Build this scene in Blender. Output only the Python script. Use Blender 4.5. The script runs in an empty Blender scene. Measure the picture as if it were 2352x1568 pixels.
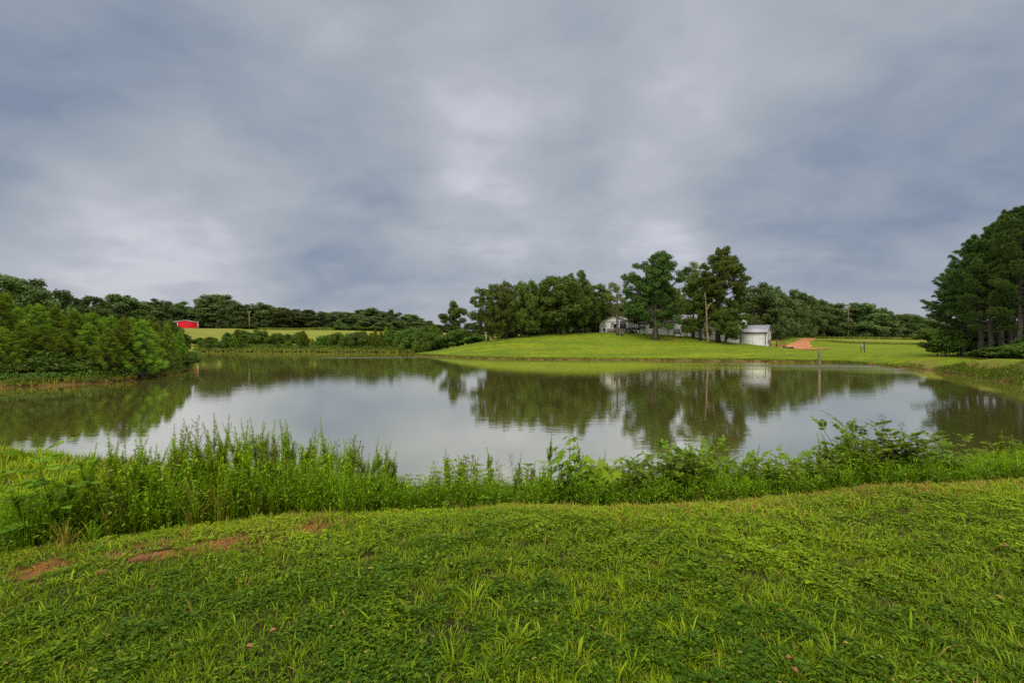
import bpy, math
import numpy as np
sc = bpy.context.scene
C = sc.collection
R = math.radians

# ------------------------------------------------------------------ camera
F, CX, CY, EYE = 1045.0, 1176.0, 784.0, 2.8      # measured on a 2352 px wide view of the photograph
cam = bpy.data.cameras.new("camera"); cam.lens = 16.0; cam.sensor_width = 36.0
cam.clip_start = 0.1; cam.clip_end = 6000
camo = bpy.data.objects.new("camera", cam); C.objects.link(camo)
camo.location = (0, 0, EYE); camo.rotation_euler = (R(90), 0, 0)
sc.camera = camo
sc.view_settings.view_transform = 'Standard'; sc.view_settings.look = 'None'
sc.view_settings.exposure = 0.0; sc.view_settings.gamma = 1.0
try: sc.cycles.use_denoising = False
except Exception: pass
sc.cycles.sample_clamp_indirect = 3.0; sc.cycles.max_bounces = 6; sc.cycles.transparent_max_bounces = 4
sc.cycles.diffuse_bounces = 3; sc.cycles.glossy_bounces = 3; sc.cycles.transmission_bounces = 3

# ------------------------------------------------------------------ node helper
class NT:
    def __init__(s, nt): s.nt = nt; s.n = nt.nodes; s.l = nt.links
    def new(s, t, **k):
        n = s.n.new(t)
        for a, b in k.items(): setattr(n, a, b)
        return n
    def put(s, sock, v):
        if hasattr(v, 'default_value') or hasattr(v, 'is_output'): s.l.new(v, sock)
        else:
            try: sock.default_value = v
            except Exception: sock.default_value = (v, v, v) if not hasattr(v, '__len__') else tuple(v) + (1,)
    def math(s, op, a, b=0.0, c=None, clamp=False):
        n = s.new('ShaderNodeMath', operation=op); n.use_clamp = clamp
        s.put(n.inputs[0], a); s.put(n.inputs[1], b)
        if c is not None: s.put(n.inputs[2], c)
        return n.outputs[0]
    def vmath(s, op, a, b=(0, 0, 0)):
        n = s.new('ShaderNodeVectorMath', operation=op)
        s.put(n.inputs[0], a); s.put(n.inputs[1], b)
        return n.outputs['Value'] if op in ('DOT_PRODUCT', 'LENGTH') else n.outputs[0]
    def mix(s, f, a, b, blend='MIX'):
        n = s.new('ShaderNodeMix', data_type='RGBA', blend_type=blend)
        s.put(n.inputs[0], f)
        for sk, v in ((n.inputs[6], a), (n.inputs[7], b)):
            if hasattr(v, 'is_output'): s.l.new(v, sk)
            else: sk.default_value = tuple(v) + (1,)
        return n.outputs[2]
    def noise(s, vec, scale, detail=4, rough=0.55, dist=0.0):
        n = s.new('ShaderNodeTexNoise'); n.inputs['Scale'].default_value = scale
        n.inputs['Detail'].default_value = detail; n.inputs['Roughness'].default_value = rough
        n.inputs['Distortion'].default_value = dist
        if vec is not None: s.l.new(vec, n.inputs['Vector'])
        return n.outputs[0]
    def map(s, v, a, b, c=0.0, d=1.0, smooth=True):
        n = s.new('ShaderNodeMapRange'); n.interpolation_type = 'SMOOTHSTEP' if smooth else 'LINEAR'
        s.put(n.inputs[0], v); n.inputs[1].default_value = a; n.inputs[2].default_value = b
        n.inputs[3].default_value = c; n.inputs[4].default_value = d
        return n.outputs[0]
    def scale(s, vec, v3, loc=(0, 0, 0)):
        n = s.new('ShaderNodeMapping'); n.inputs['Scale'].default_value = v3; n.inputs['Location'].default_value = loc
        s.l.new(vec, n.inputs['Vector']); return n.outputs[0]

# ------------------------------------------------------------------ world: overcast sky
SUN_EL, SUN_AZ = 52, 205
w = bpy.data.worlds.new("World"); sc.world = w; w.use_nodes = True
t = NT(w.node_tree); t.n.clear()
sky = t.new('ShaderNodeTexSky', sky_type='NISHITA'); sky.sun_disc = False
sky.sun_elevation = R(SUN_EL); sky.sun_rotation = R(SUN_AZ)
tc = t.new('ShaderNodeTexCoord').outputs['Generated']
dirv = t.vmath('NORMALIZE', tc)
sep = t.new('ShaderNodeSeparateXYZ'); t.l.new(dirv, sep.inputs[0])
zc = t.math('MAXIMUM', sep.outputs[2], 0.0)
den = t.math('ADD', zc, 0.34)
comb = t.new('ShaderNodeCombineXYZ')
t.l.new(t.math('DIVIDE', sep.outputs[0], den), comb.inputs[0]); t.l.new(t.math('DIVIDE', sep.outputs[1], den), comb.inputs[1])
pl = comb.outputs[0]
n1 = t.noise(t.scale(pl, (1, 1, 1), (3.1, 1.7, 0)), 0.95, 5, 0.5, 0.35)
n2 = t.noise(t.scale(pl, (1, 1.15, 1), (7.3, 4.1, 2)), 3.0, 6, 0.5, 0.25)
n3 = t.noise(t.scale(pl, (1, 1.2, 1), (1.3, 9.1, 5)), 7.5, 6, 0.55, 0.3)
f = t.math('ADD', t.math('MULTIPLY', t.math('SUBTRACT', n1, 0.5), 1.35), t.math('MULTIPLY', t.math('SUBTRACT', n2, 0.5), 0.95))
f = t.math('ADD', f, t.math('MULTIPLY', t.math('SUBTRACT', n3, 0.5), 0.34))
nst = t.noise(t.scale(pl, (.35, 1.5, 1), (2.3, 5.1, 3)), 2.2, 5, .55, .2)
f = t.math('ADD', f, t.math('MULTIPLY', t.math('SUBTRACT', nst, .5), .16))
f = t.math('ADD', f, 0.49)
def blob(px, py, deg, amt, edge=0.0):
    global f
    v = np.array([(px - CX) / F, 1.0, (CY - py) / F]); v /= np.linalg.norm(v)
    d = t.vmath('DOT_PRODUCT', dirv, tuple(v))
    m = t.map(d, math.cos(R(deg)), math.cos(R(deg * edge)))
    f = t.math('ADD', f, t.math('MULTIPLY', m, amt))
# broad banks of thicker and thinner cloud
blob(1180, 260, 13, 0.22); blob(1080, 540, 12, 0.30); blob(1420, 520, 11, 0.26); blob(430, 520, 13, 0.32); blob(150, 560, 9, .15)
blob(1520, 330, 9, 0.14); blob(1650, 150, 13, 0.06); blob(250, 560, 9, 0.10)
blob(860, 350, 10, -0.13); blob(1330, 400, 8, -0.08)
blob(60, 190, 22, -0.26); blob(140, 420, 12, -0.12); blob(1800, 440, 12, -0.14); blob(2250, 300, 20, -0.16); blob(2200, 640, 14, -0.12)
blob(500, 130, 13, 0.10); blob(700, 600, 10, -0.05)
f = t.map(f, 0.0, 1.0, 0.0, 1.0, False)
cr = t.new('ShaderNodeValToRGB'); t.l.new(f, cr.inputs[0])
e = cr.color_ramp.elements
e[0].position = 0.0; e[0].color = (0.205, 0.255, 0.350, 1)
e[1].position = 1.0; e[1].color = (0.54, 0.555, 0.61, 1)
for pos, col in ((0.25, (0.275, 0.320, 0.395)), (0.5, (0.345, 0.380, 0.435)), (0.78, (0.425, 0.448, 0.505))):
    k = cr.color_ramp.elements.new(pos); k.color = col + (1,)
cloud = cr.outputs[0]
# low band just over the horizon is an even blue grey
hz = t.map(zc, 0.0, 0.15, 0.42, 0.0)
cloud = t.mix(hz, cloud, (0.43, 0.440, 0.475))
# overcast is brighter overhead; boosted further above the frame to light the ground
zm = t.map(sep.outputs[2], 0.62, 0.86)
rear = t.map(sep.outputs[1], 0.0, -0.45)   # unseen rear sky, brightness added to light the sides facing the camera
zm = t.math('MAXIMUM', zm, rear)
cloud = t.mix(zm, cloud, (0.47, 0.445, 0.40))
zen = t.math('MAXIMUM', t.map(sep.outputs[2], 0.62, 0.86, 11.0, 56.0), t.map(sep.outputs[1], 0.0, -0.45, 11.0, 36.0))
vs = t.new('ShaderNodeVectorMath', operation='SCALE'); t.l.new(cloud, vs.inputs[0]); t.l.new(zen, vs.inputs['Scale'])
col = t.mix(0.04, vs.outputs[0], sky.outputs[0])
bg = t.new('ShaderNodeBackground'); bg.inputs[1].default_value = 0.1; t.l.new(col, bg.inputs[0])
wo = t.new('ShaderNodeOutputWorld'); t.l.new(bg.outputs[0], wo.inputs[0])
sl = bpy.data.lights.new("sun", 'SUN'); sl.energy = 1.5; sl.angle = R(14); sl.color = (1.0, 0.955, 0.86)
so = bpy.data.objects.new("sun", sl); C.objects.link(so)
so.rotation_euler = (R(90 - SUN_EL), 0, R(180 - SUN_AZ)); so.location = (0, -20, 60)

# ------------------------------------------------------------------ object helpers
def tag(o, label=None, cat=None, group=None, kind=None):
    if label: o['label'] = label
    if cat: o['category'] = cat
    if group: o['group'] = group
    if kind: o['kind'] = kind
    return o
def empty(name, loc, rz=0.0, scale=(1, 1, 1)):
    o = bpy.data.objects.new(name, None); o.empty_display_size = 0.3
    o.location = tuple(float(a) for a in loc); o.rotation_euler = (0, 0, rz); o.scale = scale
    C.objects.link(o); return o
def link(name, me, parent=None, loc=None):
    o = bpy.data.objects.new(name, me); C.objects.link(o)
    if parent is not None: o.parent = parent
    if loc is not None: o.location = loc
    return o
class G:
    """collects triangles / quads for one mesh"""
    def __init__(s): s.v = []; s.f = []; s.r = []; s.n = 0
    def add(s, v, f, r=0.5):
        v = np.asarray(v, float).reshape(-1, 3)
        s.v.append(v); s.r.append(np.broadcast_to(np.asarray(r, float), (len(v),)).copy() if np.ndim(r) == 0 else np.asarray(r, float))
        for a in (f if isinstance(f, list) and len(f) and isinstance(f[0], np.ndarray) else [np.asarray(f, int)]):
            if len(a): s.f.append(np.asarray(a, int) + s.n)
        s.n += len(v); return s
    def box(s, x0, x1, y0, y1, z0, z1, r=0.5):
        v = [(x0, y0, z0), (x1, y0, z0), (x1, y1, z0), (x0, y1, z0), (x0, y0, z1), (x1, y0, z1), (x1, y1, z1), (x0, y1, z1)]
        return s.add(v, [(0, 3, 2, 1), (4, 5, 6, 7), (0, 1, 5, 4), (1, 2, 6, 5), (2, 3, 7, 6), (3, 0, 4, 7)], r)
    def mesh(s, name, mat, smooth=False):
        me = bpy.data.meshes.new(name)
        V = np.concatenate(s.v); me.vertices.add(len(V)); me.vertices.foreach_set('co', V.astype(np.float32).ravel())
        idx = np.concatenate([a.ravel() for a in s.f])
        cnt = np.concatenate([np.full(len(a), a.shape[1]) for a in s.f])
        st = np.concatenate([[0], np.cumsum(cnt)[:-1]])
        me.loops.add(len(idx)); me.loops.foreach_set('vertex_index', idx.astype(np.int32))
        me.polygons.add(len(cnt)); me.polygons.foreach_set('loop_start', st.astype(np.int32))
        if smooth: me.polygons.foreach_set('use_smooth', np.ones(len(cnt), bool))
        me.update(calc_edges=True)
        at = me.attributes.new('rnd', 'FLOAT', 'POINT'); at.data.foreach_set('value', np.concatenate(s.r).astype(np.float32))
        if mat is not None: me.materials.append(mat)
        return me
    def build(s, name, mat, parent=None, smooth=False): return link(name, s.mesh(name, mat, smooth), parent)
def nrm(a): return a / np.maximum(np.linalg.norm(a, axis=-1, keepdims=True), 1e-9)
def tube(g, pts, rad, k=6, r=0.5, cap=True):
    pts = np.asarray(pts, float); n = len(pts); rad = np.broadcast_to(rad, (n,))
    d = nrm(np.gradient(pts, axis=0)); ref = np.array([0.31, 0.95, 0.05]) if abs(d[0][2]) > 0.7 else np.array([0, 0, 1.0])
    s = nrm(np.cross(d, ref)); u = np.cross(s, d)
    a = np.arange(k) / k * 2 * np.pi
    v = pts[:, None] + rad[:, None, None] * (np.cos(a)[None, :, None] * s[:, None] + np.sin(a)[None, :, None] * u[:, None])
    i = np.arange(n - 1)[:, None] * k; j = np.arange(k)[None]; j2 = (j + 1) % k
    fc = np.stack([i + j, i + j2, i + k + j2, i + k + j], -1).reshape(-1, 4)
    fs = [fc]
    if cap: fs += [np.arange(k)[::-1][None], (np.arange(k) + (n - 1) * k)[None]]
    g.add(v.reshape(-1, 3), fs, r)
def stamp(g, tv, tf, pos, d, n, s, rnd, wid=1.0):
    """copy a leaf template to many places"""
    tv = np.asarray(tv, float); tf = np.asarray(tf, int)
    d = nrm(d); side = nrm(np.cross(d, n)); nn = np.cross(side, d)
    s = np.broadcast_to(s, (len(pos),)); wid = np.broadcast_to(wid, (len(pos),))
    V = pos[:, None] + s[:, None, None] * (tv[None, :, 0:1] * wid[:, None, None] * side[:, None] + tv[None, :, 1:2] * d[:, None] + tv[None, :, 2:3] * nn[:, None])
    k = len(tv); Fx = (tf[None] + (np.arange(len(pos)) * k)[:, None, None]).reshape(-1, tf.shape[1])
    g.add(V.reshape(-1, 3), Fx, np.repeat(rnd, k))
LEAF = ([(0, 0, 0), (-.3, .42, .06), (0, 1, -.08), (.3, .42, .06)], [(0, 1, 2, 3)])
LANCE = ([(0, 0, 0), (-.11, .4, .06), (0, 1, -.12), (.11, .4, .06)], [(0, 1, 2, 3)])
NEEDLE = ([(-.055, 0, 0), (.055, 0, 0), (0, 1, 0)], [(0, 1, 2)])
BLADE = ([(-.035, 0, 0), (.035, 0, 0), (-.032, .38, .05), (.032, .38, .05), (-.022, .72, .0), (.022, .72, .0), (0, 1, -.16)],
         [(0, 1, 3, 2), (2, 3, 5, 4)], [(4, 5, 6)])
_st = []
for a_, l_ in ((-78, .55), (-38, .85), (0, 1.0), (38, .85), (78, .55)):
    c_, s_ = math.cos(R(a_)), math.sin(R(a_)); q = []
    for x_, y_ in ((0, 0), (-.17, .5), (0, 1.0), (.17, .5)):
        q.append(((x_ * c_ + y_ * s_) * l_, (y_ * c_ - x_ * s_) * l_, -.06 * y_ * l_ * l_))
    _st.append(q)
STAR = ([p for q in _st for p in q], [(4 * i, 4 * i + 1, 4 * i + 2, 4 * i + 3) for i in range(5)])
def stamp_blades(g, pos, d, n, s, rnd, wid=1.0):
    v, q, tr = BLADE; g2 = G(); stamp(g2, v, q, pos, d, n, s, rnd, wid)
    k = len(v); Ft = (np.array(tr)[None] + (np.arange(len(pos)) * k)[:, None, None]).reshape(-1, 3)
    g.add(g2.v[0], [g2.f[0], Ft], g2.r[0])
def vn(x, y, s, seed):
    """fractal value noise, 0..1; s is about 2 pi / wavelength"""
    tab = np.random.RandomState(seed).uniform(0, 1, (128, 128)); out = 0; amp = 1.0; tot = 0; f_ = s / 3.1
    x = np.asarray(x, float) + seed * 3.7; y = np.asarray(y, float) + seed * 1.3
    for o in range(3):
        a = x * f_ * .92 + y * f_ * .39; b = y * f_ * .92 - x * f_ * .39
        ia = np.floor(a).astype(int); ib = np.floor(b).astype(int); u = a - ia; v = b - ib; u = u * u * (3 - 2 * u); v = v * v * (3 - 2 * v)
        t00 = tab[ia % 128, ib % 128]; t10 = tab[(ia + 1) % 128, ib % 128]; t01 = tab[ia % 128, (ib + 1) % 128]; t11 = tab[(ia + 1) % 128, (ib + 1) % 128]
        out = out + amp * ((t00 * (1 - u) + t10 * u) * (1 - v) + (t01 * (1 - u) + t11 * u) * v); tot += amp; amp *= .55; f_ *= 2.13
    return np.clip((out / tot - .5) * 1.7 + .5, 0, 1)
def rdir(rs, n): return nrm(rs.normal(size=(n, 3)))

# ------------------------------------------------------------------ materials
def mat(name, col, rough=0.7, spec=0.3, metal=0.0, var=0.0, vscale=6.0, bump=0.0, bscale=40.0, stretch=(1, 1, 1), col2=None):
    m = bpy.data.materials.new(name); m.use_nodes = True; t = NT(m.node_tree)
    b = t.n['Principled BSDF']; b.inputs['Roughness'].default_value = rough
    b.inputs['Specular IOR Level'].default_value = spec; b.inputs['Metallic'].default_value = metal
    b.inputs['Base Color'].default_value = tuple(col) + (1,)
    if var or bump:
        oc = t.scale(t.new('ShaderNodeTexCoord').outputs['Object'], stretch)
        if var:
            c2 = col2 or tuple(c * (1 - var) for c in col)
            f1 = t.map(t.noise(oc, vscale, 6, 0.6), 0.32, 0.68)
            t.l.new(t.mix(f1, col, c2), b.inputs['Base Color'])
        if bump:
            bn = t.new('ShaderNodeBump'); bn.inputs['Strength'].default_value = bump; bn.inputs['Distance'].default_value = 0.02
            t.l.new(t.noise(oc, bscale, 4), bn.inputs['Height']); t.l.new(bn.outputs[0], b.inputs['Normal'])
    return m
def leafmat(name, a, b, c=None, trans=0.28, rough=0.6, spec=0.10, objvar=0.25):
    """a..b by the leaf, c the rare odd leaf; each plant shifts a little"""
    m = bpy.data.materials.new(name); m.use_nodes = True; t = NT(m.node_tree)
    p = t.n['Principled BSDF']; out = t.n['Material Output']
    at = t.new('ShaderNodeAttribute', attribute_name='rnd').outputs['Fac']
    oi = t.new('ShaderNodeObjectInfo').outputs['Random']
    cr = t.new('ShaderNodeValToRGB'); t.l.new(at, cr.inputs[0]); e = cr.color_ramp.elements
    e[0].color = tuple(a) + (1,); e[1].position = 0.93; e[1].color = tuple(b) + (1,)
    k = cr.color_ramp.elements.new(1.0); k.color = tuple(c or b) + (1,)
    col = cr.outputs[0]
    if objvar:
        hs = t.new('ShaderNodeHueSaturation')
        t.l.new(t.map(oi, 0, 1, 0.5 - 0.012 * objvar / .25, 0.5 + 0.02, False), hs.inputs['Hue'])
        t.l.new(t.map(oi, 0, 1, 1 - objvar, 1 + objvar, False), hs.inputs['Value'])
        t.l.new(col, hs.inputs['Color']); col = hs.outputs[0]
    t.l.new(col, p.inputs['Base Color']); p.inputs['Roughness'].default_value = rough; p.inputs['Specular IOR Level'].default_value = spec
    tr = t.new('ShaderNodeBsdfTranslucent'); t.l.new(col, tr.inputs[0])
    mx = t.new('ShaderNodeMixShader'); mx.inputs[0].default_value = trans
    t.l.new(p.outputs[0], mx.inputs[1]); t.l.new(tr.outputs[0], mx.inputs[2]); t.l.new(mx.outputs[0], out.inputs[0])
    return m
M = dict(
    bark=mat('bark', (0.13, 0.105, 0.08), .9, .1, var=.6, vscale=3, stretch=(1, 1, .25), bump=.6, bscale=9),
    darkbark=mat('dark_bark', (0.05, 0.042, 0.035), .9, .1, var=.6, vscale=5, stretch=(1, 1, .3), bump=.8, bscale=9),
    pinebark=mat('pine_bark', (0.045, 0.036, 0.030), .9, .1, var=.6, vscale=5, stretch=(1, 1, .4), bump=.8, bscale=9, col2=(.085, .078, .07)),
    snag=mat('weathered_wood', (0.27, 0.215, 0.145), .85, .1, var=.5, vscale=4, stretch=(1, 1, .2)),
    post=mat('post_wood', (0.16, 0.14, 0.10), .9, .1, var=.6, vscale=5, stretch=(3, 3, .4), bump=.6, bscale=20),
    darkwood=mat('dark_deck_wood', (0.035, 0.035, 0.04), .8, .2, var=.4, vscale=3),
    stair=mat('brown_stair_wood', (0.20, 0.085, 0.045), .8, .2, var=.5, vscale=4),
    white=mat('white_block_wall', (0.74, 0.75, 0.74), .8, .2, var=.14, vscale=1.2),
    trim=mat('dark_trim', (0.05, 0.05, 0.055), .6, .3),
    whitetrim=mat('white_trim', (0.62, 0.62, 0.62), .6, .3),
    glass=mat('window_glass', (0.03, 0.035, 0.045), .12, .6),
    blind=mat('window_blind', (0.36, 0.38, 0.40), .6, .3, var=.2, vscale=3),
    grey=mat('grey_unit_metal', (0.30, 0.32, 0.34), .55, .4, var=.25, vscale=3),
    rust=mat('rusty_panel', (0.25, 0.20, 0.18), .8, .2, var=.4, vscale=2),
    red=mat('red_metal_siding', (0.70, 0.008, 0.025), .55, .3, var=.25, vscale=.5),
    black=mat('black_rubber', (0.012, 0.012, 0.014), .6, .3, var=.2, vscale=3),
    rock=mat('red_sandstone', (0.17, 0.078, 0.034), .9, .15, var=.5, vscale=12, bump=.6, bscale=30),
    navy=mat('navy_cloth', (0.015, 0.02, 0.035), .9, .1, var=.2, vscale=8),
    net=mat('pale_netting', (0.42, 0.46, 0.40), .8, .1, var=.2, vscale=8),
)
# ribbed sheet-metal roof: the ribs are real relief in the surface shader
def ribmat(name, col, period, axis=0):
    m = bpy.data.materials.new(name); m.use_nodes = True; t = NT(m.node_tree); p = t.n['Principled BSDF']
    oc = t.new('ShaderNodeTexCoord').outputs['Object']
    wv = t.new('ShaderNodeTexWave', wave_type='BANDS', bands_direction='X' if axis == 0 else 'Y'); wv.inputs['Scale'].default_value = 0.314 / period * 1.0
    t.l.new(oc, wv.inputs['Vector'])
    bn = t.new('ShaderNodeBump'); bn.inputs['Strength'].default_value = .8; bn.inputs['Distance'].default_value = .04
    t.l.new(t.map(wv.outputs[1], 0.75, 0.95), bn.inputs['Height']); t.l.new(bn.outputs[0], p.inputs['Normal'])
    f1 = t.map(t.noise(oc, 0.7, 5), 0.3, 0.7)
    t.l.new(t.mix(f1, col, tuple(c * .82 for c in col)), p.inputs['Base Color'])
    p.inputs['Roughness'].default_value = .38; p.inputs['Metallic'].default_value = .25
    return m
M['roof'] = ribmat('ribbed_metal_roof', (0.30, 0.30, 0.34), 0.45)
L = dict(
    oak=leafmat('oak_leaves', (0.056, 0.090, 0.016), (0.135, 0.188, 0.030), (0.12, 0.13, 0.03)),
    darkoak=leafmat('dark_oak_leaves', (0.038, 0.076, 0.016), (0.095, 0.156, 0.028), (0.07, 0.12, 0.03)),
    yellow=leafmat('yellow_green_leaves', (0.095, 0.110, 0.022), (0.18, 0.20, 0.036), (0.22, 0.16, 0.04)),
    far=leafmat('far_wood_leaves', (0.054, 0.092, 0.034), (0.145, 0.195, 0.052), (0.16, 0.18, 0.05), objvar=.42),
    pine=leafmat('young_pine_needles', (0.042, 0.090, 0.010), (0.150, 0.230, 0.014), (0.26, 0.34, 0.02), trans=.2, objvar=.38),
    bigpine=leafmat('old_pine_needles', (0.032, 0.068, 0.014), (0.088, 0.145, 0.024), (0.14, 0.2, 0.03), trans=.15, objvar=.14),
    shrub=leafmat('shrub_leaves', (0.045, 0.085, 0.014), (0.110, 0.170, 0.022), (0.13, 0.17, 0.03), objvar=.3),
    weed=leafmat('weed_leaves', (0.075, 0.145, 0.004), (0.310, 0.430, 0.010), (0.34, 0.32, 0.03), trans=.4, objvar=.22),
    bright=leafmat('sapling_leaves', (0.060, 0.125, 0.006), (0.195, 0.295, 0.010), (0.26, 0.34, 0.03), trans=.35, objvar=.1),
    ash=leafmat('ash_leaves', (0.045, 0.090, 0.006), (0.150, 0.225, 0.012), (0.22, 0.27, 0.02), trans=.3, rough=.55, objvar=.1),
    grass=leafmat('grass_blades', (0.066, 0.128, 0.003), (0.228, 0.315, 0.005), (0.22, 0.16, 0.04), trans=.18, objvar=0),
    clover=leafmat('clover_leaves', (0.034, 0.080, 0.003), (0.190, 0.275, 0.005), (0.24, 0.20, 0.04), trans=.14, objvar=0),
    dry=leafmat('dry_grass_blades', (0.15, 0.15, 0.02), (0.30, 0.24, 0.035), (0.26, 0.12, 0.03), trans=.2, objvar=0),
    tall=leafmat('tall_grass_blades', (0.10, 0.15, 0.018), (0.21, 0.25, 0.035), (0.30, 0.22, 0.07), trans=.3, objvar=0),
    low=leafmat('shade_toned_weed_leaves', (0.045, 0.090, 0.004), (0.150, 0.215, 0.008), (0.24, 0.20, 0.03), trans=.25, objvar=.2),  # darker copy of the weed leaves; shade at the base put into the colour
    bank=leafmat('bank_grass_blades', (0.050, 0.090, 0.006), (0.130, 0.165, 0.012), (0.26, 0.20, 0.06), trans=.2, objvar=0),
    stem=leafmat('green_stems', (0.07, 0.10, 0.02), (0.12, 0.15, 0.03), (0.2, 0.15, 0.05), trans=.05, objvar=.2),
    brown=leafmat('brown_stems', (0.09, 0.055, 0.03), (0.16, 0.10, 0.05), (0.2, 0.15, 0.05), trans=.05, objvar=.2),
)

# ------------------------------------------------------------------ terrain
def W(px, py, Y): return ((px - CX) / F * Y, Y, EYE - (py - CY) / F * Y)
shore_px = [(0, 1060), (120, 1066), (260, 1085), (420, 1104), (650, 1122), (900, 1132), (1176, 1136), (1450, 1130), (1700, 1126), (1900, 1112), (2100, 1090), (2250, 1066), (2352, 1046)]
far_px = [(2352, 886), (2290, 873), (2200, 860), (2120, 848), (2000, 838), (1880, 832), (1700, 829), (1500, 827), (1250, 826), (1100, 823), (1010, 819), (950, 815.5), (955, 812.5), (1000, 810.8), (960, 809.5), (900, 809.3), (800, 808.8), (700, 808.2), (600, 808), (500, 807.4), (452, 807)]
left_px = [(446, 822), (443, 838), (437, 850), (405, 856), (380, 862), (300, 874), (200, 881), (100, 886), (0, 890)]
def wl(p): Y = EYE * F / (p[1] - CY); return ((p[0] - CX) / F * Y, Y)
pond = [wl(p) for p in shore_px] + [(16.5, 12.6), (26, 17), (33, 22), (35.5, 26)] + [wl(p) for p in far_px] + [wl(p) for p in left_px] + [(-35, 23), (-32, 17), (-22, 12.5)]
pond = np.array(pond)
def resample(P, n=3):
    out = []
    N = len(P)
    for i in range(N):
        p0, p1, p2, p3 = P[(i - 1) % N], P[i], P[(i + 1) % N], P[(i + 2) % N]
        for k in range(n):
            u = k / n
            out.append(0.5 * (2 * p1 + (p2 - p0) * u + (2 * p0 - 5 * p1 + 4 * p2 - p3) * u * u + (3 * p1 - p0 - 3 * p2 + p3) * u ** 3) if False else p1 + (p2 - p1) * u)
    return np.array(out)
pondr = resample(pond, 2)
def sdist(x, y):
    """distance to the shore, positive on land"""
    x = np.asarray(x, float); y = np.asarray(y, float)
    d = np.full(x.shape, 1e9); ins = np.zeros(x.shape, bool)
    for i in range(len(pond)):
        a = pond[i]; b = pond[(i + 1) % len(pond)]; e = b - a
        tt = np.clip(((x - a[0]) * e[0] + (y - a[1]) * e[1]) / (e @ e), 0, 1)
        d = np.minimum(d, np.hypot(x - a[0] - tt * e[0], y - a[1] - tt * e[1]))
        c = ((a[1] > y) != (b[1] > y)) & (x < (b[0] - a[0]) * (y - a[1]) / (b[1] - a[1] + 1e-12) + a[0])
        ins ^= c
    return np.where(ins, -d, d)
edge_near = [(-12, 3.4, 1.1), (-7, 3.3, 1.13), (-4, 3.55, 1.15), (-2.9, 3.95, 1.15), (-1.96, 4.25, 1.15), (0, 4.47, 1.15), (1.8, 4.55, 1.16), (3.9, 5.0, 1.18), (5.96, 5.3, 1.18), (8, 6.0, 1.18), (12, 7.4, 1.15), (18, 10, 1.15), (24, 12.5, 1.2)]
slope_pts = [(-2, 5.4, .62), (0, 5.7, .62), (2, 5.8, .62), (4, 6.3, .62), (6, 6.9, .62), (8.5, 7.9, .6), (-4, 5.0, .6), (-7, 5.2, .55)]
ctrl = [(p[0], p[1], 0.22) for p in pondr] + edge_near + slope_pts
ctrl += [(0, 0, 1.2), (-3, 1.5, 1.2), (4, 1.5, 1.22), (8, 2, 1.28), (-8, 0, 1.2), (0, -8, 1.5), (-20, -10, 1.5), (20, -10, 1.8), (40, 5, 1.5), (-40, 5, 1.6), (0, -60, 4), (80, -40, 4), (-80, -40, 4)]
ctrl += [W(*p) for p in [
    (1060, 797, 90), (1121, 782, 94), (1162, 778, 95), (1196, 774.5, 97), (1280, 768, 102), (1340, 764.5, 106), (1376, 763, 110), (1410, 763, 111), (1505, 778.5, 100), (1418, 768.5, 102),
    (1478, 764, 107), (1519, 766, 104), (1592, 773, 100), (1626, 785.5, 93), (1670, 785, 96), (1700, 788, 95), (1760, 794, 92), (1780, 796, 94),
    (1180, 808, 78), (1300, 800, 81), (1400, 800, 82), (1500, 801, 82), (1600, 804, 80), (1700, 807, 78), (1100, 812, 80),
    (2352, 833, 32), (2250, 827.5, 38.5), (2130, 822, 48), (1990, 818, 58), (1880, 814, 65.5), (1750, 812, 69),
    (1985, 807, 88), (1850, 802, 98), (1800, 800, 98), (2100, 808, 84), (1860, 785, 130), (1980, 788, 130), (2100, 790, 125), (1850, 777, 165), (1980, 778, 168), (2100, 779.5, 168), (1780, 771, 150),
    (600, 786, 136), (800, 787, 136), (450, 785, 142), (600, 757, 225), (850, 759.5, 225), (430, 754.5, 238), (520, 754.5, 232), (720, 757, 228), (960, 764, 215), (1070, 768, 200), (700, 770, 175), (900, 772, 170), (500, 768, 175),
]]
ctrl += [(45, 38, 0.9), (50, 46, 0.9), (60, 60, 0.9), (45, 60, .9), (70, 40, 1.2), (-33, 31, .5), (-38, 38, .9), (-45, 45, 1.3), (-60, 45, 2.2), (-55, 62, 1.5), (-90, 70, 4), (-40, 33, 1.1), (-60, 30, 2.2), (-95, 100, 3.5), (-110, 150, 6), (-160, 200, 9),
         (0, 260, 7), (60, 230, 6.5), (120, 200, 4.3), (180, 180, 4), (240, 120, 3), (-250, 300, 12), (-100, 330, 9), (100, 400, 8), (300, 300, 6), (600, 600, 8), (-600, 600, 10), (0, 700, 9), (700, 0, 4), (-700, 0, 6), (0, -700, 6), (600, -600, 6), (-600, -600, 6), (35, 125, 4.6), (20, 130, 4.8), (60, 120, 3.5)]
ctrl = np.array(ctrl)
_u = []
for c in ctrl:
    if not any(np.hypot(c[0] - d[0], c[1] - d[1]) < 0.25 for d in _u): _u.append(c)
ctrl = np.array(_u); nC = len(ctrl)
_D = np.hypot(ctrl[:, None, 0] - ctrl[None, :, 0], ctrl[:, None, 1] - ctrl[None, :, 1])
_A = np.zeros((nC + 3, nC + 3)); _A[:nC, :nC] = np.sqrt(_D ** 2 + 0.8) * -1 - np.eye(nC) * 0.02
_A[:nC, nC] = 1; _A[:nC, nC + 1:] = ctrl[:, :2] / 100; _A[nC, :nC] = 1; _A[nC + 1:, :nC] = ctrl[:, :2].T / 100
_wt = np.linalg.solve(_A, np.concatenate([ctrl[:, 2], [0, 0, 0]]))
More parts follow.
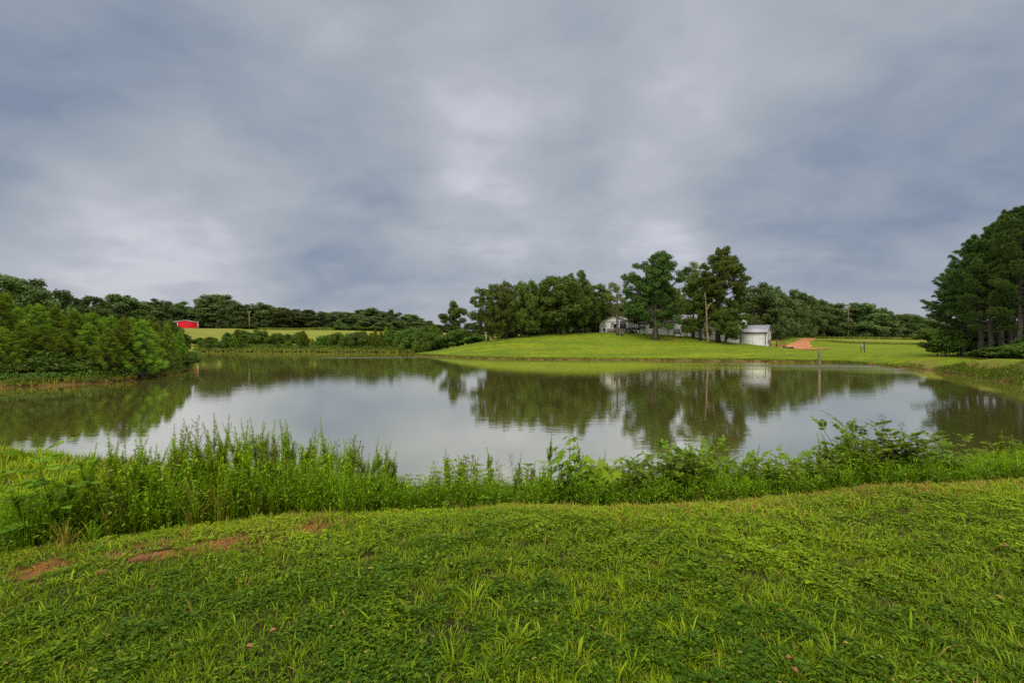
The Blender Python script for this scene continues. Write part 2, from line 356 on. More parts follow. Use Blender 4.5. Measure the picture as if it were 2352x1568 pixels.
def H(x, y):
    x = np.atleast_1d(np.asarray(x, float)); y = np.atleast_1d(np.asarray(y, float))
    z = _wt[nC] + _wt[nC + 1] * x / 100 + _wt[nC + 2] * y / 100
    for i in range(nC): z = z - _wt[i] * np.sqrt((x - ctrl[i, 0]) ** 2 + (y - ctrl[i, 1]) ** 2 + 0.8)
    s = sdist(x, y)
    r = np.hypot(x, y)
    z = z + 0.010 * np.sin(x * 2.1 + y * 1.3) * np.sin(y * 2.7 - x * .9) * np.clip(1.5 - r / 15, 0, 1)
    z = z + 0.12 * np.sin(x * .11 + 1) * np.sin(y * .13) * np.clip((r - 40) / 40, 0, 1) * np.clip(s / 8, 0, 1)
    z = np.maximum(z, 0.16)
    k = np.clip((s + 0.35) / 0.55, 0, 1)
    zo = -0.3 + (z + 0.3) * k
    return np.where(s < -0.35, -0.3 - np.minimum(1.6, (-s - .35) * 0.3), zo)
def H1(x, y): return float(H(x, y)[0])
def axis(lo, hi, c0, d0, gr):
    a = [c0]; 
    st = d0
    while a[-1] < hi: a.append(a[-1] + st); st = d0 + gr * abs(a[-1] - c0)
    b = [c0]; 
    while b[-1] > lo: b.append(b[-1] - (d0 + gr * abs(b[-1] - c0)))
    return np.array(b[::-1][:-1] + a)
xs = axis(-1500, 1500, 0, 0.09, 0.017); ys = axis(-1200, 2200, 3.0, 0.08, 0.014)
X, Y_ = np.meshgrid(xs, ys); Z = H(X.ravel(), Y_.ravel()).reshape(X.shape)
nx, ny = len(xs), len(ys)
ii = (np.arange(ny - 1)[:, None] * nx + np.arange(nx - 1)[None]).ravel()
g = G(); g.add(np.stack([X.ravel(), Y_.ravel(), Z.ravel()], 1), np.stack([ii, ii + 1, ii + nx + 1, ii + nx], 1))
def seg_d(x, y, pts):
    d = np.full(np.shape(x), 1e9)
    for a, b in zip(pts[:-1], pts[1:]):
        a = np.array(a); b = np.array(b); e = b - a; tt = np.clip(((x - a[0]) * e[0] + (y - a[1]) * e[1]) / (e @ e), 0, 1)
        d = np.minimum(d, np.hypot(x - a[0] - tt * e[0], y - a[1] - tt * e[1]))
    return d
bare_line = [(-3.05, 3.05), (-2.7, 3.2), (-2.1, 3.42), (-1.55, 3.55)]
def bare(x, y):   # bare red soil near the camera, 0..1
    b = np.clip(1.2 - seg_d(x, y, bare_line) / 0.42, 0, 1) * np.clip((vn(x, y, 15, 301) - .24) * 3.2, 0, 1) * np.clip((vn(x, y, 40, 303) - .18) * 3.4, 0, 1)
    b = np.maximum(b, .8 * np.clip((vn(x, y, 5, 302) - .80) * 6, 0, 1) * np.clip((y - 2.2) / 1.2, 0, 1))
    for cx, cy, r in ((1.35, 2.95, .1), (4.1, 4.5, .25), (4.9, 4.9, .2), (-.9, 3.0, .12), (-2.9, 2.5, .15), (2.9, 3.3, .12), (5.2, 4.6, .25), (-.1, 2.75, .1), (.35, 4.25, .25), (1.9, 4.4, .3), (3.1, 4.7, .3)):
        b = np.maximum(b, np.clip(1 - np.hypot(x - cx, (y - cy) * 1.6) / r / 1.3, 0, 1))
    return b
edge_xy = np.array(edge_near)[:, :2]
def edge_y(x): return np.interp(x, edge_xy[:, 0], edge_xy[:, 1]) + .09 * np.sin(np.asarray(x) * 2.3 + 1) + .06 * np.sin(np.asarray(x) * 5.3) + .04 * np.sin(np.asarray(x) * 11.1 + 2)
def zones(x, y):
    r = np.hypot(x, y)
    fld = np.clip((y - 128) / 20, 0, 1) * (1 - np.exp(-((x - 110) / 60) ** 2) * .3)      # meadow
    fld = np.maximum(fld, np.clip((y - 104) / 8, 0, 1) * np.clip((-20 - x) / 5, 0, 1))
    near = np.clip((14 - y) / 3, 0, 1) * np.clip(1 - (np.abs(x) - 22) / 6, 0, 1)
    drt = bare(x, y) * 0.85
    lawn_b = np.exp(-((x - 38) / 5) ** 2 - ((y - 93) / 4) ** 2)
    drt = np.maximum(drt, 0.62 * np.exp(-((x - 33.5) / 3.2) ** 2 - ((y - 95.5) / 2.2) ** 2))
    drt = np.maximum(drt, 0.45 * np.exp(-((x - 8) / 9) ** 2 - ((y - 72.5) / 1.2) ** 2))
    drt = np.maximum(drt, 0.35 * np.exp(-((x - 26) / 5) ** 2 - ((y - 72) / 1.5) ** 2))
    drt = np.maximum(drt, 0.42 * np.exp(-((x - 31.5) / 4.2) ** 2 - ((y - 98.5) / 3.2) ** 2)); drt = np.maximum(drt, 0.36 * np.exp(-((x - 24) / 3) ** 2 - ((y - 101) / 2) ** 2)); drt = np.maximum(drt, 0.34 * np.exp(-((x - 42) / 6) ** 2 - ((y - 92.5) / 1.6) ** 2))
    drt = np.maximum(drt, 0.75 * np.exp(-((x - 62) / 4.5) ** 2 - ((y - 104) / 3) ** 2))
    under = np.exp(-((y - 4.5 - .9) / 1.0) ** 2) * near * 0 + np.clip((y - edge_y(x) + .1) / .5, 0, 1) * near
    dam = np.clip(1 - seg_d(x, y, [(31, 24), (34.8, 31), (38.5, 38.5), (42, 47)]) / 2.2, 0, 1)
    return fld, near, drt, under, dam
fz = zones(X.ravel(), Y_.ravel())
gm = bpy.data.materials.new('ground_grass'); gm.use_nodes = True; t = NT(gm.node_tree); p = t.n['Principled BSDF']
def attr(n): return t.new('ShaderNodeAttribute', attribute_name=n).outputs['Fac']
oc = t.new('ShaderNodeTexCoord').outputs['Object']
nA = t.noise(oc, 0.11, 6, .6); nB = t.noise(oc, 0.8, 6, .65); nC_ = t.noise(oc, 7.0, 6, .7); nD = t.noise(oc, 40.0, 4, .7)
nS = t.noise(t.scale(oc, (.12, 1.0, 1.0)), .35, 6, .6)   # mowing and tracks run across
lawn = t.mix(t.map(nA, .35, .65), (0.115, 0.170, 0.006), (0.178, 0.222, 0.008))
lawn = t.mix(t.math('MULTIPLY', t.map(nS, .44, .60), .85), lawn, (0.088, 0.140, 0.008))
lawn = t.mix(t.math('MULTIPLY', t.map(t.noise(t.scale(oc, (.3, 2.2, 1)), .9, 6, .7), .50, .64), .55), lawn, (0.105, 0.120, 0.012))
lawn = t.mix(t.math('MULTIPLY', t.map(nB, .42, .68), .8), lawn, (0.070, 0.110, 0.010))
lawn = t.mix(t.math('MULTIPLY', t.map(t.noise(oc, .23, 5, .7), .54, .70), .6), lawn, (0.17, 0.15, 0.025))
lawn = t.mix(t.math('MULTIPLY', t.map(nC_, .5, .8), .35), lawn, (0.19, 0.20, 0.03))
field = t.mix(t.map(nS, .38, .62), (0.185, 0.210, 0.028), (0.165, 0.150, 0.034))
field = t.mix(t.math('MULTIPLY', t.map(nA, .45, .7), .8), field, (0.115, 0.165, 0.022))
field = t.mix(t.math('MULTIPLY', t.map(nB, .5, .8), .4), field, (0.22, 0.19, 0.06))
base = t.mix(attr('field'), lawn, field)
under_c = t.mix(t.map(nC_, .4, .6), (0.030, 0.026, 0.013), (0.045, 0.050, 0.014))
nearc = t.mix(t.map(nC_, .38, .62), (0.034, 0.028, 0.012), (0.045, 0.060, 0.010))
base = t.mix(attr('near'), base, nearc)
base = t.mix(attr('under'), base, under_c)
base = t.mix(t.math('MULTIPLY', attr('dam'), t.map(nB, .3, .6, .45, 1.0)), base, (0.15, 0.105, 0.035))
dirtc = t.mix(t.map(nC_, .35, .65), (0.30, 0.125, 0.035), (0.14, 0.065, 0.024))
dmask = t.map(t.math('ADD', attr('dirt'), t.math('MULTIPLY', t.math('SUBTRACT', nC_, .5), .9)), .35, .62)
base = t.mix(dmask, base, dirtc)
spz = t.new('ShaderNodeSeparateXYZ'); t.l.new(oc, spz.inputs[0])
base = t.mix(t.map(t.math('ADD', spz.outputs[2], t.math('MULTIPLY', t.math('SUBTRACT', nB, .5), .14)), .17, .10), base, t.mix(t.map(nB, .4, .6), (0.045, 0.026, 0.012), (0.16, 0.085, 0.035)))
t.l.new(base, p.inputs['Base Color']); p.inputs['Roughness'].default_value = .95; p.inputs['Specular IOR Level'].default_value = .08
bn = t.new('ShaderNodeBump'); bn.inputs['Strength'].default_value = .9; bn.inputs['Distance'].default_value = .12
t.l.new(t.math('ADD', nC_, t.math('MULTIPLY', nD, .3)), bn.inputs['Height']); t.l.new(bn.outputs[0], p.inputs['Normal'])
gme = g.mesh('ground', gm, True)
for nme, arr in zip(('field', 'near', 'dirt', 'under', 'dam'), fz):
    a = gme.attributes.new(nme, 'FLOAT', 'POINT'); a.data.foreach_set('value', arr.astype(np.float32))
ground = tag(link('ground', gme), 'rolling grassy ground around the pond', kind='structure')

# water ------------------------------------------------------------
wm = bpy.data.materials.new('pond_water'); wm.use_nodes = True; t = NT(wm.node_tree); t.n.clear()
oc = t.new('ShaderNodeTexCoord').outputs['Object']
sp = t.new('ShaderNodeSeparateXYZ'); t.l.new(oc, sp.inputs[0])
fine = t.noise(t.scale(oc, (1.1, 3.2, 1)), 2.0, 3, .55)
mid = t.noise(t.scale(oc, (.35, 1.2, 1)), 1.2, 3, .5)
# wind-ruffled patches (cat's paws) over to the dam side
wx = t.map(sp.outputs[0], 14, 34); wy = t.map(sp.outputs[1], 38, 52)
patch = t.map(t.noise(t.scale(oc, (.035, .22, 1)), 1.0, 3, .5), .46, .60)
ruff = t.math('MULTIPLY', t.math('MULTIPLY', wx, wy), t.math('ADD', t.math('MULTIPLY', patch, .8), .2))
streak = t.math('MULTIPLY', t.map(t.math('ABSOLUTE', t.math('SUBTRACT', sp.outputs[1], t.math('ADD', 83.0, t.math('MULTIPLY', sp.outputs[0], .16)))), 3.0, 1.2), t.math('MULTIPLY', t.map(sp.outputs[0], -36, -26), t.map(sp.outputs[0], -8, -15)))
ruff = t.math('MAXIMUM', ruff, t.math('MULTIPLY', streak, .9))
bs = t.math('ADD', t.math('MULTIPLY', ruff, .7), .026)
bn = t.new('ShaderNodeBump'); bn.inputs['Distance'].default_value = .06
t.l.new(bs, bn.inputs['Strength']); t.l.new(t.math('ADD', fine, t.math('MULTIPLY', mid, 1.6)), bn.inputs['Height'])
fr = t.new('ShaderNodeFresnel'); fr.inputs[0].default_value = 1.75; t.l.new(bn.outputs[0], fr.inputs['Normal'])
df = t.new('ShaderNodeBsdfDiffuse'); df.inputs[0].default_value = (0.19, 0.180, 0.045, 1)
gl = t.new('ShaderNodeBsdfGlossy'); gl.inputs[0].default_value = (1, .98, .91, 1); gl.inputs['Roughness'].default_value = .012
t.l.new(bn.outputs[0], gl.inputs['Normal'])
mx = t.new('ShaderNodeMixShader'); t.l.new(t.map(fr.outputs[0], 0.05, .50, .68, .91, False), mx.inputs[0]); t.l.new(df.outputs[0], mx.inputs[1]); t.l.new(gl.outputs[0], mx.inputs[2])
ou = t.new('ShaderNodeOutputMaterial'); t.l.new(mx.outputs[0], ou.inputs[0])
P2 = pond; nP = len(P2); tn = np.roll(P2, -1, 0) - np.roll(P2, 1, 0); nn = np.stack([tn[:, 1], -tn[:, 0]], 1); nn /= np.linalg.norm(nn, axis=1)[:, None]
test = sdist(P2[:, 0] + nn[:, 0] * .3, P2[:, 1] + nn[:, 1] * .3); nn[test < 0] *= -1
P3 = P2 + nn * .8
g = G(); g.add(np.c_[P3, np.zeros(nP)], [np.arange(nP)[None]])
wat = tag(g.build('water', wm), 'calm olive pond reflecting the sky and trees', kind='structure')
# face up
if wat.data.polygons[0].normal.z < 0: wat.data.flip_normals()

# dirt road --------------------------------------------------------
dm = mat('red_dirt', (0.40, 0.17, 0.075), .95, .05, var=.4, vscale=.9, bump=.5, bscale=6, col2=(.27, .12, .06))
def ribbon(name, pts, widths, lift, m, nacross=7):
    pts = np.array(pts, float); tt = np.linspace(0, len(pts) - 1, 60); k = np.arange(len(pts))
    c = np.c_[np.interp(tt, k, pts[:, 0]), np.interp(tt, k, pts[:, 1])]; wd = np.interp(tt, k, widths)
    rs = np.random.RandomState(5); wd = wd * (1 + rs.uniform(-.06, .06, len(wd)))
    for _ in range(4): c[1:-1] = (c[:-2] + c[1:-1] * 2 + c[2:]) / 4
    d = nrm(np.gradient(c, axis=0)); nr = np.stack([d[:, 1], -d[:, 0]], 1)
    u = np.linspace(-.5, .5, nacross)
    xy = c[:, None] + nr[:, None] * (u[None, :, None] * wd[:, None, None])
    z = H(xy[..., 0].ravel(), xy[..., 1].ravel()) + lift
    i = (np.arange(len(c) - 1)[:, None] * nacross + np.arange(nacross - 1)[None]).ravel()
    g = G(); g.add(np.c_[xy.reshape(-1, 2), z], np.stack([i, i + 1, i + nacross + 1, i + nacross], 1)); return g.build(name, m, smooth=True)
def xy(px, Y): return ((px - CX) / F * Y, Y)
road = ribbon('dirt_road', [xy(1775, 98), xy(1795, 97), xy(1822, 98), xy(1838, 105), xy(1842, 118), xy(1846, 130), xy(1862, 146), xy(1868, 164)], [2.0, 3.4, 5.6, 4.6, 3.3, 3.0, 3.2, 3.2], .07, dm)
tag(road, 'red dirt track climbing through the right field to the woods', kind='structure')
spur = ribbon('dirt_path', [xy(1822, 97.6), xy(1850, 97.5), xy(1880, 98.5), xy(1905, 99)], [3.4, 3.0, 2.0, .7], .12, dm)
tag(spur, 'short spur of red dirt beside the track', kind='structure')

# ================================================================== buildings
def prism_roof(g, x0, x1, y0, y1, ze, zr, th=.12, oh=.3, along='x'):
    """two slabs meeting at a ridge that runs along x (or y)"""
    def P(a, b, c): return (a, b, c) if along == 'x' else (b, a, c)
    if along != 'x': x0, x1, y0, y1 = y0, y1, x0, x1
    ym = (y0 + y1) / 2; sl = (zr - ze) / (ym - y0)
    for s, ye in ((1, y0), (-1, y1)):
        yo = ye - s * oh; zo = ze - sl * oh
        a, b = x0 - oh, x1 + oh
        v = [P(a, yo, zo), P(b, yo, zo), P(b, ym, zr), P(a, ym, zr), P(a, yo, zo + th), P(b, yo, zo + th), P(b, ym, zr + th), P(a, ym, zr + th)]
        g.add(v, [(0, 3, 2, 1), (4, 5, 6, 7), (0, 1, 5, 4), (1, 2, 6, 5), (2, 3, 7, 6), (3, 0, 4, 7)])
def gable_walls(g, x0, x1, y0, y1, zb, ze, zr, along='x'):
    if along == 'x':
        ym = (y0 + y1) / 2
        v = [(x0, y0, zb), (x1, y0, zb), (x1, y1, zb), (x0, y1, zb), (x0, y0, ze), (x1, y0, ze), (x1, y1, ze), (x0, y1, ze), (x0, ym, zr), (x1, ym, zr)]
        g.add(v, [np.array([(0, 1, 5, 4), (2, 3, 7, 6)]), np.array([(1, 2, 6, 9, 5), (3, 0, 4, 8, 7)])])
    else:
        xm = (x0 + x1) / 2
        v = [(x0, y0, zb), (x1, y0, zb), (x1, y1, zb), (x0, y1, zb), (x0, y0, ze), (x1, y0, ze), (x1, y1, ze), (x0, y1, ze), (xm, y0, zr), (xm, y1, zr)]
        g.add(v, [np.array([(1, 2, 6, 5), (3, 0, 4, 7)]), np.array([(0, 1, 5, 8, 4), (2, 3, 7, 9, 6)])])
# long white metal-roofed building stepping down the hill -------------
Bx, By = W(1760, 794, 92)[:2]; bz = 1.9
lb = tag(empty('long_building', (Bx, By, bz), R(-34.5)), 'long white block building with ribbed grey metal roofs running down behind the lawn trees', 'building')
g = G(); gable_walls(g, -4.9, 0, 0, 9.7, -1.6, 2.75, 4.25); g.build('low_wing_wall', M['white'], lb)
g = G(); gable_walls(g, -26, -4.91, -.02, 11, -1.6, 5.3, 7.0); g.build('high_wing_wall', M['white'], lb)
g = G(); prism_roof(g, -4.6, 0, 0, 9.7, 2.78, 4.28); g.build('low_roof', M['roof'], lb)
g = G(); prism_roof(g, -26, -4.9, 0, 11, 5.33, 7.03); g.build('high_roof', M['roof'], lb)
g = G()
g.box(-4.6, .3, -.34, -.30, 2.60, 2.76); g.build('gutter', M['trim'], lb)
g = G(); g.box(-26.3, -4.6, -.34, -.30, 5.12, 5.30); g.build('gutter', M['trim'], lb)
for x_, h_ in ((-.12, 2.6), (-4.75, 2.6), (-9.3, 5.2), (-15.4, 5.2), (-19.5, 5.2)):
    g = G(); g.box(x_ - .05, x_ + .05, -.14, -.03, -1.4, h_); g.build('downspout', M['trim'], lb)
for x_ in (-2.5, -7, -11.5):
    g = G(); g.box(x_ - .025, x_ + .025, -.045, -.023, -1.4, 2.55); g.build('wall_joint', M['grey'], lb)
dr = G(); dr.box(.003, .06, 4.2, 5.2, .35, 2.45); dro = dr.build('door', M['whitetrim'], lb)
g = G(); g.box(.004, .08, 4.1, 4.2, .35, 2.55); g.box(.004, .08, 5.2, 5.3, .35, 2.55); g.box(.004, .08, 4.2, 5.2, 2.45, 2.55); g.build('door_frame', M['trim'], dro)
g = G(); g.box(.003, .07, 2.0, 2.9, .5, 2.3); g.build('door', M['whitetrim'], lb)
for y_ in (1.2, 7.6):
    g = G(); g.box(.0, .22, y_, y_ + .2, 2.75, 2.9); g.build('floodlight', M['whitetrim'], lb)
g = G(); g.box(.32, .36, -.3, 4.85, 2.55, 2.75); 
v = [(.31, -.32, 2.55), (.36, -.32, 2.55), (.36, 4.85, 4.2), (.31, 4.85, 4.2), (.31, -.32, 2.80), (.36, -.32, 2.80), (.36, 4.85, 4.45), (.31, 4.85, 4.45)]
bf = [(0, 3, 2, 1), (4, 5, 6, 7), (0, 1, 5, 4), (1, 2, 6, 5), (2, 3, 7, 6), (3, 0, 4, 7)]
g = G(); g.add(v, bf); g.add([(a, 9.7 - b, c) for a, b, c in v], bf); g.build('bargeboard', M['trim'], lb)
def hb(g, a, b, th, tz=None):
    """square bar between two points"""
    tube(g, [a, b], th / 2 * 1.3, 4)
stz = bz
sr = tag(empty('wooden_stairs', (Bx + 4.7 * math.sin(R(34.5)) + .1, By + 4.7 * math.cos(R(34.5)) - .07, H1(Bx + 3.2, By + 3.2)), R(-34.5)), 'brown wooden stairs with handrails at the end door of the long white building', 'stairs')
dz = bz + .3 - sr.location.z
g = G(); g.box(.1, 1.3, -.8, .8, dz - .1, dz); g.build('landing', M['stair'], sr)
for k in range(5):
    g = G(); zz = dz - (k + 1) * (dz + .05) / 6; g.box(1.32 + k * .3, 1.62 + k * .3, -.7, .7, zz - .05, zz); g.build('tread', M['stair'], sr)
for s in (-.78, .78):
    g = G(); hb(g, (.15, s, dz + .95), (1.3, s, dz + .95), .1); hb(g, (1.3, s, dz + .95), (2.9, s, .85), .1); hb(g, (1.3, s, dz + .5), (2.9, s, .45), .07)
    g.build('handrail', M['stair'], sr)
    g = G(); hb(g, (1.3, s, dz - .05), (2.85, s, -.05), .14); g.build('stringer', M['stair'], sr)
    for x_, z_ in ((.15, dz + .95), (1.3, dz + .95), (2.88, .87)):
        g = G(); g.box(x_ - .055, x_ + .055, s - .055, s + .055, -.5, z_); g.build('post', M['stair'], sr)
# cooling units beside the walls
def unit(name, px, py, Y, w_, h_, d_, label, cat, m='grey', rz=-34.5, legs=0):
    x, y, z = W(px, py, Y); z = H1(x, y)
    o = tag(empty(name, (x, y, z), R(rz)), label, cat)
    g = G(); g.box(-w_ / 2, w_ / 2, -d_ / 2, d_ / 2, legs, legs + h_); b = g.build('cabinet', M[m], o)
    g = G()
    for k in range(5): g.box(-w_ * .42, w_ * .42, -d_ / 2 - .02, -d_ / 2 - .003, legs + h_ * (.12 + .17 * k), legs + h_ * (.2 + .17 * k))
    g.build('grille', M['trim'], o)
    if legs:
        g = G(); g.box(-w_ * .7, w_ * .7, -d_ * .7, d_ * .7, legs - .12, legs - .01); g.build('platform', M['darkwood'], o)
        for sx in (-1, 1):
            for sy in (-1, 1):
                g = G(); g.box(sx * w_ * .62 - .06, sx * w_ * .62 + .06, sy * d_ * .6 - .06, sy * d_ * .6 + .06, -.3, legs - .12); g.build('leg', M['darkwood'], o)
    return o
unit('cooling_unit', 1555, 768, 99.6, 1.2, 1.0, .8, 'grey cooling unit raised on a dark four legged stand against the long white wall', 'cooling unit', legs=.9)
unit('cooling_unit', 1488, 764, 108.5, 1.5, 1.0, .9, 'low grey cooling unit on the ground between the deck and the big oak trunk', 'cooling unit')
# house with gable, windows, deck -------------------------------------
hx, hy, hz_ = W(1377, 763, 112)
hs = tag(empty('white_house', (hx, hy, hz_), R(-25)), 'small white house with a low gable, two sash windows and a dark deck', 'house')
g = G(); gable_walls(g, 0, 7, 0, 15, -.9, 2.6, 3.9, along='y'); g.build('wall', M['white'], hs)
g = G(); prism_roof(g, 0, 7, 0, 15, 2.63, 3.95, along='y', oh=.35); g.build('roof', M['roof'], hs)
v = [(-.38, -.40, 2.42), (3.5, -.40, 3.88), (3.5, -.36, 3.88), (-.38, -.36, 2.42), (-.38, -.40, 2.66), (3.5, -.40, 4.1), (3.5, -.36, 4.1), (-.38, -.36, 2.66)]
g = G(); g.add(v, bf); g.add([(7 - a, b, c) for a, b, c in v], bf); g.build('bargeboard', M['trim'], hs)
g = G(); g.box(-.02, 7.02, -.05, -.003, 2.5, 2.63); g.build('gable_band', M['trim'], hs)
def window(par, x0, x1, z0, z1, y=0, face='front', pane='glass'):
    def bx(g, a0, a1, b0, b1, c0, c1):
        if face == 'front': g.box(a0, a1, y + b0, y + b1, c0, c1)
        else: g.box(y - b1, y - b0, a0, a1, c0, c1)
    g = G(); bx(g, x0, x1, -.02, .0 - .004, z0, z1); p_ = g.build('window', M['glass'], par)
    g = G()
    for a in ((x0 - .09, x0, z0 - .09, z1 + .09), (x1, x1 + .09, z0 - .09, z1 + .09)): bx(g, a[0], a[1], -.06, -.004, a[2], a[3])
    bx(g, x0, x1, -.06, -.004, z1, z1 + .09); bx(g, x0, x1, -.06, -.004, z0 - .09, z0); bx(g, x0, x1, -.05, -.022, (z0 + z1) / 2 - .05, (z0 + z1) / 2 + .04)
    g.build('window_frame', M['whitetrim'], p_)
    g = G(); bx(g, x0 + .04, x1 - .04, -.035, -.023, z0 + .1 if pane == 'blind' else z0 + .04, (z0 + z1) / 2 - .1)
    if pane == 'blind': bx(g, x0 + .04, x1 - .04, -.035, -.023, (z0 + z1) / 2 + .08, z1 - .05)
    g.build('window_blind', M['blind'], p_)
window(hs, .85, 1.5, 1.25, 2.3, pane='blind'); window(hs, 2.85, 3.45, 1.25, 2.3)
g = G(); g.box(5.0, 6.4, -.06, -.004, 1.0, 2.45); g.build('porch_screen', M['trim'], hs)
window(hs, 10.5, 11.6, 1.5, 2.3, y=7.0, face='side'); window(hs, 13.0, 14.0, 1.5, 2.3, y=7.0, face='side')
g = G(); g.box(6.99, 7.06, 7.6, 8.5, 1.0, 2.4); g.build('door', M['darkwood'], hs)
# deck
dk = tag(empty('wooden_deck', (hx, hy, hz_), R(-25)), 'raised dark wooden deck with slatted railing wrapped round the white house', 'deck')
fz_ = .95
g = G(); g.box(4.0, 11, -2.3, -.12, fz_ - .14, fz_); g.box(7.12, 10, -.12, 14, fz_ - .14, fz_); g.build('deck_floor', M['darkwood'], dk)
def rail(a, b):
    a = np.array(a, float); b = np.array(b, float); n = max(2, int(np.linalg.norm(b - a) / .16)); g = G()
    for h_ in (.95, .15): tube(g, [(*a, fz_ + h_), (*b, fz_ + h_)], .05, 4)
    for k in range(n + 1):
        q = a + (b - a) * k / n; tube(g, [(*q, fz_ + .15), (*q, fz_ + .95)], .02, 4)
    g.build('railing', M['darkwood'], dk)
    m_ = max(1, int(round(np.linalg.norm(b - a) / 1.9)))
    for k in range(m_ + 1):
        q = a + (b - a) * k / m_; g = G(); g.box(q[0] - .07, q[0] + .07, q[1] - .07, q[1] + .07, -1.1, fz_ + 1.05); g.build('deck_post', M['darkwood'], dk)
rail((4.07, -2.23), (6.9, -2.23)); rail((8.3, -2.23), (10.93, -2.23)); rail((4.07, -2.23), (4.07, -.3)); rail((9.93, .4), (9.93, 13.9)); rail((10.93, -2.23), (10.93, -.2))
g = G()
for k in range(5): g.box(6.95, 8.2, -2.3 - .28 * (k + 1), -2.3 - .28 * k, fz_ - .2 * (k + 1) - .05, fz_ - .2 * (k + 1))
g.build('deck_steps', M['darkwood'], dk)
for x_ in (6.92, 8.24):
    g = G(); tube(g, [(x_, -2.3, fz_ + .9), (x_, -3.7, .75)], .05, 4); tube(g, [(x_, -3.7, .8), (x_, -3.7, -.5)], .05, 4); g.build('stair_rail', M['darkwood'], dk)
def local(o, x, y):
    a = o.rotation_euler[2]; return (o.location[0] + x * math.cos(a) - y * math.sin(a), o.location[1] + x * math.sin(a) + y * math.cos(a))
q = local(hs, 1.3, -.45); o = tag(empty('charcoal_grill', (q[0], q[1], H1(*q)), R(-25)), 'small black kettle grill standing against the left end of the white house', 'grill')
g = G(); a_ = np.linspace(-1, 1, 9); tube(g, [(0, 0, .75 + .3 * v_) for v_ in a_], [max(.02, .33 * math.sqrt(max(0, 1 - v_ * v_))) for v_ in a_], 12); g.build('kettle', M['black'], o, True)
for k in range(3):
    g = G(); c_, s_ = math.cos(k * 2.1), math.sin(k * 2.1); tube(g, [(.12 * c_, .12 * s_, .6), (.3 * c_, .3 * s_, -.05)], .02, 5); g.build('leg', M['trim'], o)
q = local(hs, 3.0, -.5); o = tag(empty('pallet_fence', (q[0], q[1], H1(*q)), R(-25)), 'weathered grey brown slatted panel leaning by the house wall beside the grill', 'panel')
g = G()
for k in range(9): g.box(-1 + k * .22, -1 + k * .22 + .18, -.03, .02, .0, 1.0)
g.build('slats', M['rust'], o); g = G(); g.box(-1, .94, .022, .07, .15, .25); g.box(-1, .94, .022, .07, .75, .85); g.build('crossbar', M['rust'], o)

# red barn --------------------------------------------------------------
bx_, by_, bz_ = W(407, 754, 236); bz_ = max(H1(bx_, by_), H1(bx_ + 3.5, by_ + 2.4), H1(bx_ + 6.9, by_ + 4.8)) + .35
bn_ = tag(empty('red_barn', (bx_, by_, bz_), R(35)), 'low red metal barn with white roof edge at the far field', 'barn')
g = G(); gable_walls(g, 0, 9.0, 0, 9, -2.5, 3.0, 3.85, along='y'); g.build('wall', M['red'], bn_)
g = G(); prism_roof(g, -1.9, 9.0, 0, 9, 2.95, 3.9, along='y', oh=.25, th=.2); g.build('roof', M['whitetrim'], bn_)
for x_ in (-.0, 8.8):
    g = G(); g.box(x_, x_ + .22, -.06, -.004, -1.0, 2.95); g.build('corner_trim', M['whitetrim'], bn_)
g = G(); g.box(-1.85, -1.65, .0, .2, -1.2, 2.5); g.build('bay_post', M['whitetrim'], bn_)

# poles ------------------------------------------------------------------
def at(px, Y): x = (px - CX) / F * Y; return x, Y, H1(x, Y)
x, y, z = at(573, 222)
o = tag(empty('utility_pole', (x, y, z)), 'tall pale utility pole standing alone in front of the far wood', 'pole')
g = G(); tube(g, [(0, 0, -1), (-.12, 0, 9.0)], [.24, .16], 8); g.build('pole', M['snag'], o)
g = G(); g.box(-.9, .7, -.1, .1, 8.3, 8.5); g.build('crossarm', M['snag'], o)
for dx in (-.85, -.1, .62): g = G(); g.box(dx - .07, dx + .07, -.07, .07, 8.5, 8.8); g.build('insulator', M['whitetrim'], o)
x, y, z = at(1882, 36.4)
o = tag(empty('mooring_post', (x, y, -.2)), 'lone dark wooden post standing in the pond near the far bank', 'post')
g = G(); zz = np.linspace(-1, 2.45, 9); rs = np.random.RandomState(3); tube(g, [(-.015 * (q_ + .0), 0, q_) for q_ in zz], .095 + rs.uniform(-.008, .008, 9), 10); g.build('shaft', M['post'], o)
g = G(); tube(g, [(0, 0, .1), (-.003, 0, .36)], .1035, 10); g.build('waterline_band', mat('wet_algae_wood', (.17, .15, .05), .8, .2, var=.5, vscale=9), o)
# volleyball net
for i_, (px, Y, lab) in enumerate(((1977, 93, 'far dark post holding the sagging net in the right field'), (1985, 85, 'near dark post of the net in the right field'))): pass
x0, y0, z0 = at(1977.3, 92); x1, y1, z1 = at(1985.5, 84)
o = tag(empty('volleyball_net', ((x0 + x1) / 2, (y0 + y1) / 2, (z0 + z1) / 2)), 'pale sagging net strung between two dark posts in the right field', 'net')
ox, oy, oz = o.location
for a in ((x0, y0, z0), (x1, y1, z1)):
    g = G(); tube(g, [(a[0] - ox, a[1] - oy, a[2] - oz - .4), (a[0] - ox, a[1] - oy, a[2] - oz + 1.85)], .07, 6); g.build('post', M['darkwood'], o)
g = G(); n_ = 13
A_ = np.array([x0 - ox, y0 - oy, z0 - oz]); B_ = np.array([x1 - ox, y1 - oy, z1 - oz])
for j in range(6):
    pts = [A_ + (B_ - A_) * u + np.array([0, 0, 1.75 - j * .13 - (.55 if j == 0 else .5) * math.sin(math.pi * u) * (.9 + .1 * j)]) for u in np.linspace(0, 1, n_)]
    tube(g, pts, .02, 4)
for u in np.linspace(.04, .96, 22):
    q = A_ + (B_ - A_) * u; s_ = .5 * math.sin(math.pi * u); tube(g, [q + [0, 0, 1.75 - s_], q + [0, 0, 1.1 - s_ * 1.3]], .012, 3)
